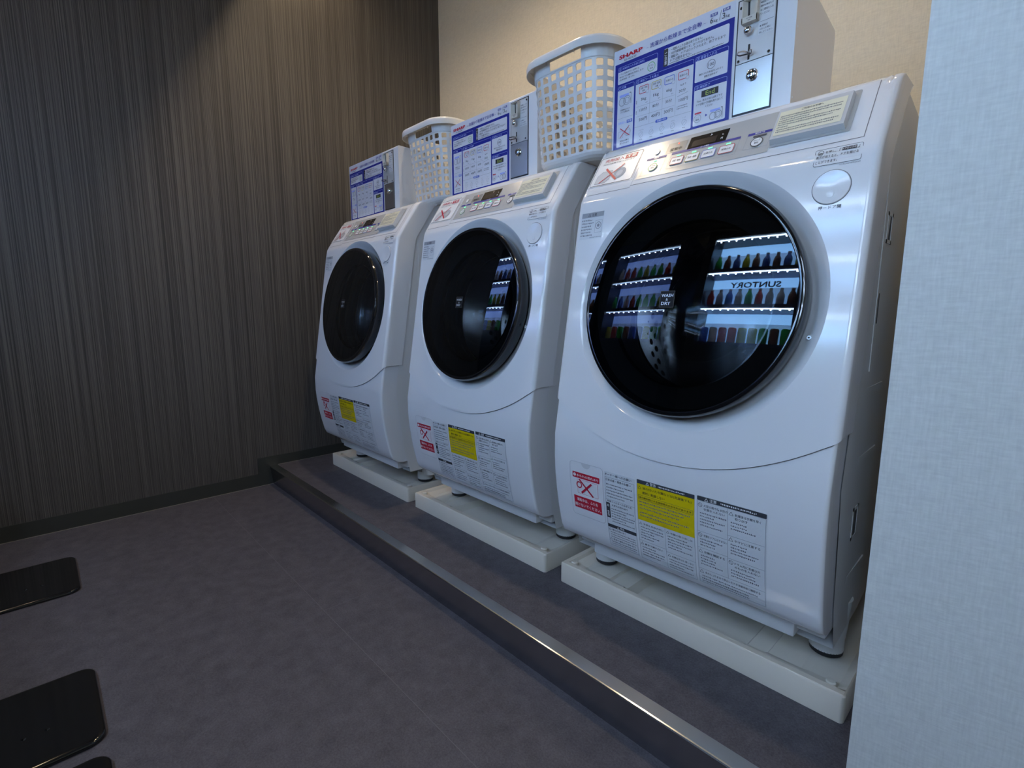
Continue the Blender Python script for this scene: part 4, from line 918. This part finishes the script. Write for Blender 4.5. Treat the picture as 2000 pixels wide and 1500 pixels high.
# ------------------------------------------------------------------ laundry basket
def plastic_thin():
    m = bpy.data.materials.new('white_basket_plastic'); m.use_nodes = True; nt = m.node_tree; b = nt.nodes['Principled BSDF']
    b.inputs['Base Color'].default_value = (0.86, 0.85, 0.83, 1); b.inputs['Roughness'].default_value = 0.25
    out = nt.nodes['Material Output']; tl = N(nt, 'ShaderNodeBsdfTranslucent'); tl.inputs[0].default_value = (0.75, 0.70, 0.58, 1)
    mx = N(nt, 'ShaderNodeMixShader'); mx.inputs[0].default_value = 0.16
    nt.links.new(b.outputs[0], mx.inputs[1]); nt.links.new(tl.outputs[0], mx.inputs[2]); nt.links.new(mx.outputs[0], out.inputs[0]); return m
M_bsk = plastic_thin()
def basket(cx, cy, z0):
    H = 0.254; hb = (0.114, 0.176); ht = (0.124, 0.205); rb, rt_ = 0.052, 0.062
    T = empty('laundry_basket', (cx, cy, z0))
    def per(hx, hy, r, n):
        """n points round a rounded rectangle, starting mid-front (-y), by arc length."""
        segs = [('l', (0, -hy), (hx - r, -hy)), ('a', (hx - r, -hy + r), -90), ('l', (hx, -hy + r), (hx, hy - r)), ('a', (hx - r, hy - r), 0),
                ('l', (hx - r, hy), (-hx + r, hy)), ('a', (-hx + r, hy - r), 90), ('l', (-hx, hy - r), (-hx, -hy + r)), ('a', (-hx + r, -hy + r), 180), ('l', (-hx + r, -hy), (0, -hy))]
        Ls = [math.dist(s_[1], s_[2]) if s_[0] == 'l' else r * PI / 2 for s_ in segs]; tot = sum(Ls); out = []
        for q in n:
            d = (q % 1.0) * tot
            for s_, l_ in zip(segs, Ls):
                if d <= l_ + 1e-12:
                    t = d / l_
                    if s_[0] == 'l': out.append((s_[1][0] + (s_[2][0] - s_[1][0]) * t, s_[1][1] + (s_[2][1] - s_[1][1]) * t))
                    else: a = math.radians(s_[2] + 90 * t); out.append((s_[1][0] + r * math.cos(a), s_[1][1] + r * math.sin(a)))
                    break
                d -= l_
        return out
    NC = 44; q = []
    fr = 0.37
    for i in range(NC):
        q += [i / NC, (i + fr) / NC, (i + fr + (1 - fr) * 0.14) / NC, (i + 1 - (1 - fr) * 0.14) / NC]
    q = [x - (fr * 0.5) / NC + 0.5 / NC for x in q]
    nq = len(q)
    def at(h):
        t = h / H; hx = hb[0] + (ht[0] - hb[0]) * t; hy = hb[1] + (ht[1] - hb[1]) * t; r = rb + (rt_ - rb) * t
        return hx, hy, r
    g = MB(); rows = []       # (height, kind) kind: start levels
    pitch = 0.0226; zb = 0.020; hh = 0.0150
    lev = [0.0, 0.004, 0.009, 0.015]
    insets = {0.0: 0.018, 0.004: 0.009, 0.009: 0.003, 0.015: 0.0}
    for k in range(9):
        b_ = zb + k * pitch; lev += [b_, b_ + hh * 0.12, b_ + hh * 0.88, b_ + hh]
    top = zb + 9 * pitch - (pitch - hh)
    lev += [0.2190, 0.2205, 0.2225, 0.2440, 0.2460, H]
    vs = []
    for h in lev:
        hx, hy, r = at(h); i_ = insets.get(h, 0.0); e_ = 0.0015 if h > 0.2195 else 0
        for (x, y) in per(hx - i_ + e_, hy - i_ + e_, max(0.02, r - i_ * 0.6), q): vs.append((cx + x, cy + y, z0 + h))
    fs = []; HC = [NC - 2, NC - 1, 0, 1]; HB = [NC // 2 - 2, NC // 2 - 1, NC // 2, NC // 2 + 1]
    i_h0 = lev.index(0.2225); i_h1 = lev.index(0.2440)
    for k in range(len(lev) - 1):
        isrow = 4 <= k < 4 + 36 and (k - 4) % 4 in (0, 1, 2)
        for j in range(nq):
            c = j // 4; s_ = j % 4; j2 = (j + 1) % nq
            a, b_, c2, d = k * nq + j, k * nq + j2, (k + 1) * nq + j2, (k + 1) * nq + j
            if isrow and s_ in (1, 2, 3):
                rk = (k - 4) % 4
                if s_ == 2 or rk == 1: continue
                if s_ == 1: fs.append((a, b_, d) if rk == 0 else (a, c2, d))
                else: fs.append((a, b_, c2) if rk == 0 else (b_, c2, d))
                continue
            if i_h0 <= k < i_h1:
                if (c in HC and not (c == HC[0] and s_ == 0)) or (c in HB and not (c == HB[0] and s_ == 0)): continue
            fs.append((a, b_, c2, d))
    g.add(vs, fs, M_bsk, False)
    # bottom
    g.add([vs[j] for j in range(nq)], [list(range(nq))[::-1]], M_bsk)
    body = g.build('basket_body', T)
    so = body.modifiers.new('thickness', 'SOLIDIFY'); so.thickness = 0.0022; so.offset = 0
    # rolled rim
    g = MB(); hx, hy, r = at(H); vs = []; prof_ = [(0.0, 0.0), (0.0, 0.004), (0.003, 0.0065), (0.016, 0.0065), (0.021, 0.0035), (0.0225, -0.002), (0.0220, -0.016), (0.0205, -0.016), (0.0205, -0.002), (0.0185, 0.0015), (0.004, 0.0020)]
    qq = [i / 120 for i in range(120)]
    for e_, dz in prof_:
        for (x, y) in per(hx + e_, hy + e_, r + e_, qq): vs.append((cx + x, cy + y, z0 + H + dz - 0.001))
    m_ = len(prof_); g.add(vs, [(k * 120 + j, k * 120 + (j + 1) % 120, ((k + 1) % m_) * 120 + (j + 1) % 120, ((k + 1) % m_) * 120 + j) for k in range(m_) for j in range(120)], M_bsk, True)
    for (x, y) in per(hx, hy, r, [(i + 0.5) / 14 for i in range(14)]):     # little webs under the rim
        L_ = math.hypot(x, y); nx_, ny_ = x / L_, y / L_
        g.add([(cx + x, cy + y, z0 + H), (cx + x + nx_ * 0.018, cy + y + ny_ * 0.018, z0 + H), (cx + x, cy + y, z0 + H - 0.016)], [(0, 1, 2)], M_bsk)
    g.build('rim', T, sharp=60)
    return T
SH2 = Vector((-0.65445, 0.01323, 0)); SH3 = Vector((-1.33758, -0.01155, 0))
TS2 = Vector((-0.69154, -0.00166, 0)); TS3 = Vector((-1.37969, -0.00055, 0))
BK1 = basket(-0.087, 0.278, 1.0716)
tag(BK1, 'white square-holed laundry basket standing between the nearest and the middle coin box', 'basket', 'white laundry baskets on the washers')

# ------------------------------------------------------------------ copies
index_kids()
W2 = copy_tree(W1); W2.location = W1.location + SH2; W2['label'] = 'white front-loading washer-dryer in the middle of the row of three'
W3 = copy_tree(W1); W3.location = W1.location + SH3; W3['label'] = 'white front-loading washer-dryer farthest away, next to the striped dark wall'
K2 = copy_tree(K1); K2.location = K1.location + SH2; K2['label'] = 'white coin box with blue instruction poster on top of the middle washer'
K3 = copy_tree(K1); K3.location = K1.location + SH3; K3['label'] = 'white coin box with blue instruction poster on the washer by the striped wall'
for W_, dx in ((W2, -0.022), (W3, -0.034)):                      # the right feet are wound in a little on the other two
    for o in COL.objects:
        if o.parent == W_ and o.name.startswith('foot') and o.matrix_basis.translation.x == 0 and o.data.vertices[0].co.x > 0: o.location.x += dx
T2 = copy_tree(T1); T2.location = T1.location + TS2; T2['label'] = 'cream plastic drain pan under the middle washer'
T3 = copy_tree(T1); T3.location = T1.location + TS3; T3['label'] = 'cream plastic drain pan under the farthest washer by the striped wall'
BK2 = copy_tree(BK1); BK2.location = (-0.756, 0.312, 1.0716); BK2['label'] = 'white square-holed laundry basket standing between the middle and the farthest coin box'

# ------------------------------------------------------------------ black base plates at the left
M_lac = mat('black_lacquer', (0.006, 0.006, 0.006), 0.10, coat=0.6)
def base_plate(x0, x1, y1, label):
    y0 = y1 - 0.30; T = empty('stool_base', ((x0 + x1) / 2, (y0 + y1) / 2, FZ)); tag(T, label, 'stool base', 'black stool base plates on the floor')
    g = MB(); r = 0.028; vs = []; P = lambda d: [(cx + (r - d) * math.cos(math.radians(a0 + 11.25 * k)), cy + (r - d) * math.sin(math.radians(a0 + 11.25 * k)))
        for cx, cy, a0 in ((x1 - r, y1 - r, 0), (x0 + r, y1 - r, 90), (x0 + r, y0 + r, 180), (x1 - r, y0 + r, 270)) for k in range(9)]
    levs = [(0.0012, 0.0), (0.0, 0.0012), (0.0, 0.006), (0.0015, 0.0085), (0.004, 0.0098), (0.009, 0.0104)]
    for d, z in levs: vs += [(x, y, FZ + z + 0.0002) for x, y in P(d)]
    n = 36; g.add(vs, [(k * n + i, k * n + (i + 1) % n, (k + 1) * n + (i + 1) % n, (k + 1) * n + i) for k in range(len(levs) - 1) for i in range(n)], M_lac, True)
    g.add([(x, y, FZ + 0.0106) for x, y in P(0.009)], [list(range(n))], M_lac)
    g.build('plate', T)
    for (sx, sy) in ((x1 + 0 - 0.095, y1 - 0.080), (x1 - 0.095, y1 - 0.112)):
        g = MB(); g.lathe([(0.0, 0.0028), (0.0022, 0.0026), (0.0038, 0.0010), (0.0042, 0.0)], M_lac, (sx, sy, FZ + 0.0104), Vector((1, 0, 0)), Vector((0, 1, 0)), Vector((0, 0, 1)), 16); g.build('screw', T)
    g = MB(); g.cyl(((x0 + x1) / 2, y0 + 0.06, FZ + 0.0104), (0, 0, 1), 0.024, 0.36, M_lac, 24); g.build('post', T)
    g = MB(); g.lathe([(0.0, 0.0), (0.12, 0.0), (0.128, 0.012), (0.128, 0.035), (0.11, 0.048), (0.0, 0.050)], mat('black_seat', (0.01, 0.01, 0.01), 0.4), ((x0 + x1) / 2, y0 - 0.08, FZ + 0.37), Vector((1, 0, 0)), Vector((0, 1, 0)), Vector((0, 0, 1)), 40); g.build('seat', T)
base_plate(-1.252, -0.982, -0.9125, 'glossy black rounded floor plate nearest the striped wall')
base_plate(-0.562, -0.300, -0.9135, 'glossy black rounded floor plate with two bright glints on its corner, second from wall')
base_plate(-0.262, 0.000, -0.9135, 'glossy black rounded floor plate at the bottom edge, only its corner in view')

# ------------------------------------------------------------------ vending machines across the aisle
def vending(x0, x1, yf, label, text, seed, hue, pw, tint):
    rnd = random.Random(seed); T = empty('vending_machine', ((x0 + x1) / 2, yf - 0.36, FZ)); tag(T, label, 'vending machine', 'lit drinks vending machines across the aisle')
    BD = mat('vending_body_' + hue, (0.02, 0.03, 0.08) if hue == 'blue' else (0.03, 0.03, 0.035), 0.3)
    zt = FZ + 1.93; w0, w1, wz0, wz1 = x0 + 0.065, x1 - 0.065, 0.93, 1.74; dp = 0.17
    g = MB(); g.box((x0, yf - 0.72, FZ), (x1, yf - dp, zt), BD, 0.006)
    for q in (((x0, yf - dp, FZ), (w0, yf, zt)), ((w1, yf - dp, FZ), (x1, yf, zt)), ((w0, yf - dp, FZ), (w1, yf, wz0)), ((w0, yf - dp, wz1), (w1, yf, zt))): g.box(*q, BD)
    g.box((x0 + 0.15, yf, 0.12), (x1 - 0.15, yf + 0.004, 0.34), mat('vending_dark', (0.01, 0.01, 0.012), 0.3)); g.build('body', T)
    E = mat('lit_backing_' + hue, (0.7, 0.8, 0.95), 0.5, emis=tint, es=VEND_E * 1.5 * pw); E2_ = mat('lit_backing_lower_' + hue, (0.7, 0.8, 0.95), 0.5, emis=tint, es=VEND_E * 0.55 * pw); EB = mat('led_point', (1, 1, 1), 0.5, emis=(0.72, 0.85, 1.0), es=LED_E)
    EF = mat('lit_front_bar_' + hue, (0.8, 0.85, 0.95), 0.5, emis=(0.55, 0.74, 1.0), es=VEND_E * 5 * pw)
    nsh = 3; sh = (wz1 - wz0) / nsh
    for k in range(nsh):
        zb_ = wz0 + sh * k
        g = MB(); g.box((w0, yf - dp + 0.002, zb_ + 0.028), (w1, yf - dp + 0.006, zb_ + sh - 0.075), E2_); g.box((w0, yf - dp + 0.002, zb_ + sh - 0.075), (w1, yf - dp + 0.006, zb_ + sh - 0.002), E)
        D = Dec(g, lambda x, z, o: (x, yf - dp + 0.006 + o, z))
        if text and k == 1: 
            tb = MB(); D2 = Dec(tb, lambda x, z, o: (x0 + x1 - x, yf - dp + 0.0065 + o, z)); D2.text(text, (x0 + x1) / 2, zb_ + sh - 0.070, mat('vending_ink', (0.01, 0.02, 0.08), 0.5), 0.001, h=0.046, w=0.36, bold=0.03, al='c'); tb.build('sign_lettering', T)
        g.build('lit_back', T)
        g = MB(); g.box((w0, yf - dp + 0.004, zb_), (w1, yf - 0.01, zb_ + 0.026), mat('vending_shelf', (0.06, 0.05, 0.16), 0.3)); g.build('shelf', T)
        g = MB()
        for i in range(11):
            x = w0 + (w1 - w0) * (i + 0.5) / 11; g.cyl((x, yf - 0.045, zb_ + sh - 0.004), (0, 0, -1), 0.006, 0.003, EB, 8)
        g.box((w0, yf - 0.030, zb_ + sh - 0.006), (w1, yf - 0.018, zb_ + sh - 0.001), EF)
        g.build('led_strip', T)
        nb = 9
        for i in range(nb):
            x = w0 + (w1 - w0) * (i + 0.5) / nb; c = rnd.choice([(0.03, 0.55, 0.08), (0.60, 0.62, 0.04), (0.60, 0.05, 0.05), (0.08, 0.2, 0.75), (0.7, 0.7, 0.75), (0.25, 0.10, 0.06), (0.04, 0.6, 0.15)])
            m_ = mat('drink_%.2f_%.2f_%.2f' % c, c, 0.25); hh = 0.132 if k != 0 else 0.115; r_ = 0.026 if k != 0 else 0.030
            g = MB()
            pr = [(0.0, 0.0), (r_ * 0.92, 0.0), (r_, 0.006), (r_, hh * 0.55), (r_ * 0.9, hh * 0.66), (r_ * 0.42, hh * 0.86), (r_ * 0.42, hh * 0.93)] if k != 0 else [(0.0, 0.0), (r_ * 0.85, 0.0), (r_, 0.006), (r_, hh * 0.90), (r_ * 0.85, hh), (0.0, hh)]
            g.lathe(pr, m_, (x, yf - 0.085, zb_ + 0.028), Vector((1, 0, 0)), Vector((0, 1, 0)), Vector((0, 0, 1)), 12)
            if k != 0: g.cyl((x, yf - 0.085, zb_ + 0.028 + hh * 0.93), (0, 0, 1), r_ * 0.46, hh * 0.08, mat('cap_white', (0.6, 0.6, 0.6), 0.4), 10)
            g.build('display_bottle', T)
VY = -1.62
vending(-1.430, -0.600, VY, 'lit drinks vending machine, left of the two mirrored in the nearest round door', '', 4, 'blue', 0.40, (0.20, 0.36, 1.0))
vending(-0.425, 0.330, VY, 'lit drinks vending machine, right of the two mirrored in the nearest round door', 'SUNTORY', 9, 'dark', 1.35, (0.24, 0.54, 1.0))
vending(-2.330, -1.500, VY, 'lit drinks vending machine past the striped wall, mirrored in the middle washer door', '', 31, 'blue', 0.40, (0.20, 0.36, 1.0))
vending(0.62, 1.45, VY, 'added unseen vending machine across the aisle, throwing blue light on the pale partition', '', 15, 'grey', 1.6, (0.52, 0.72, 1.0))  # unseen machine added for the blue light on the partition
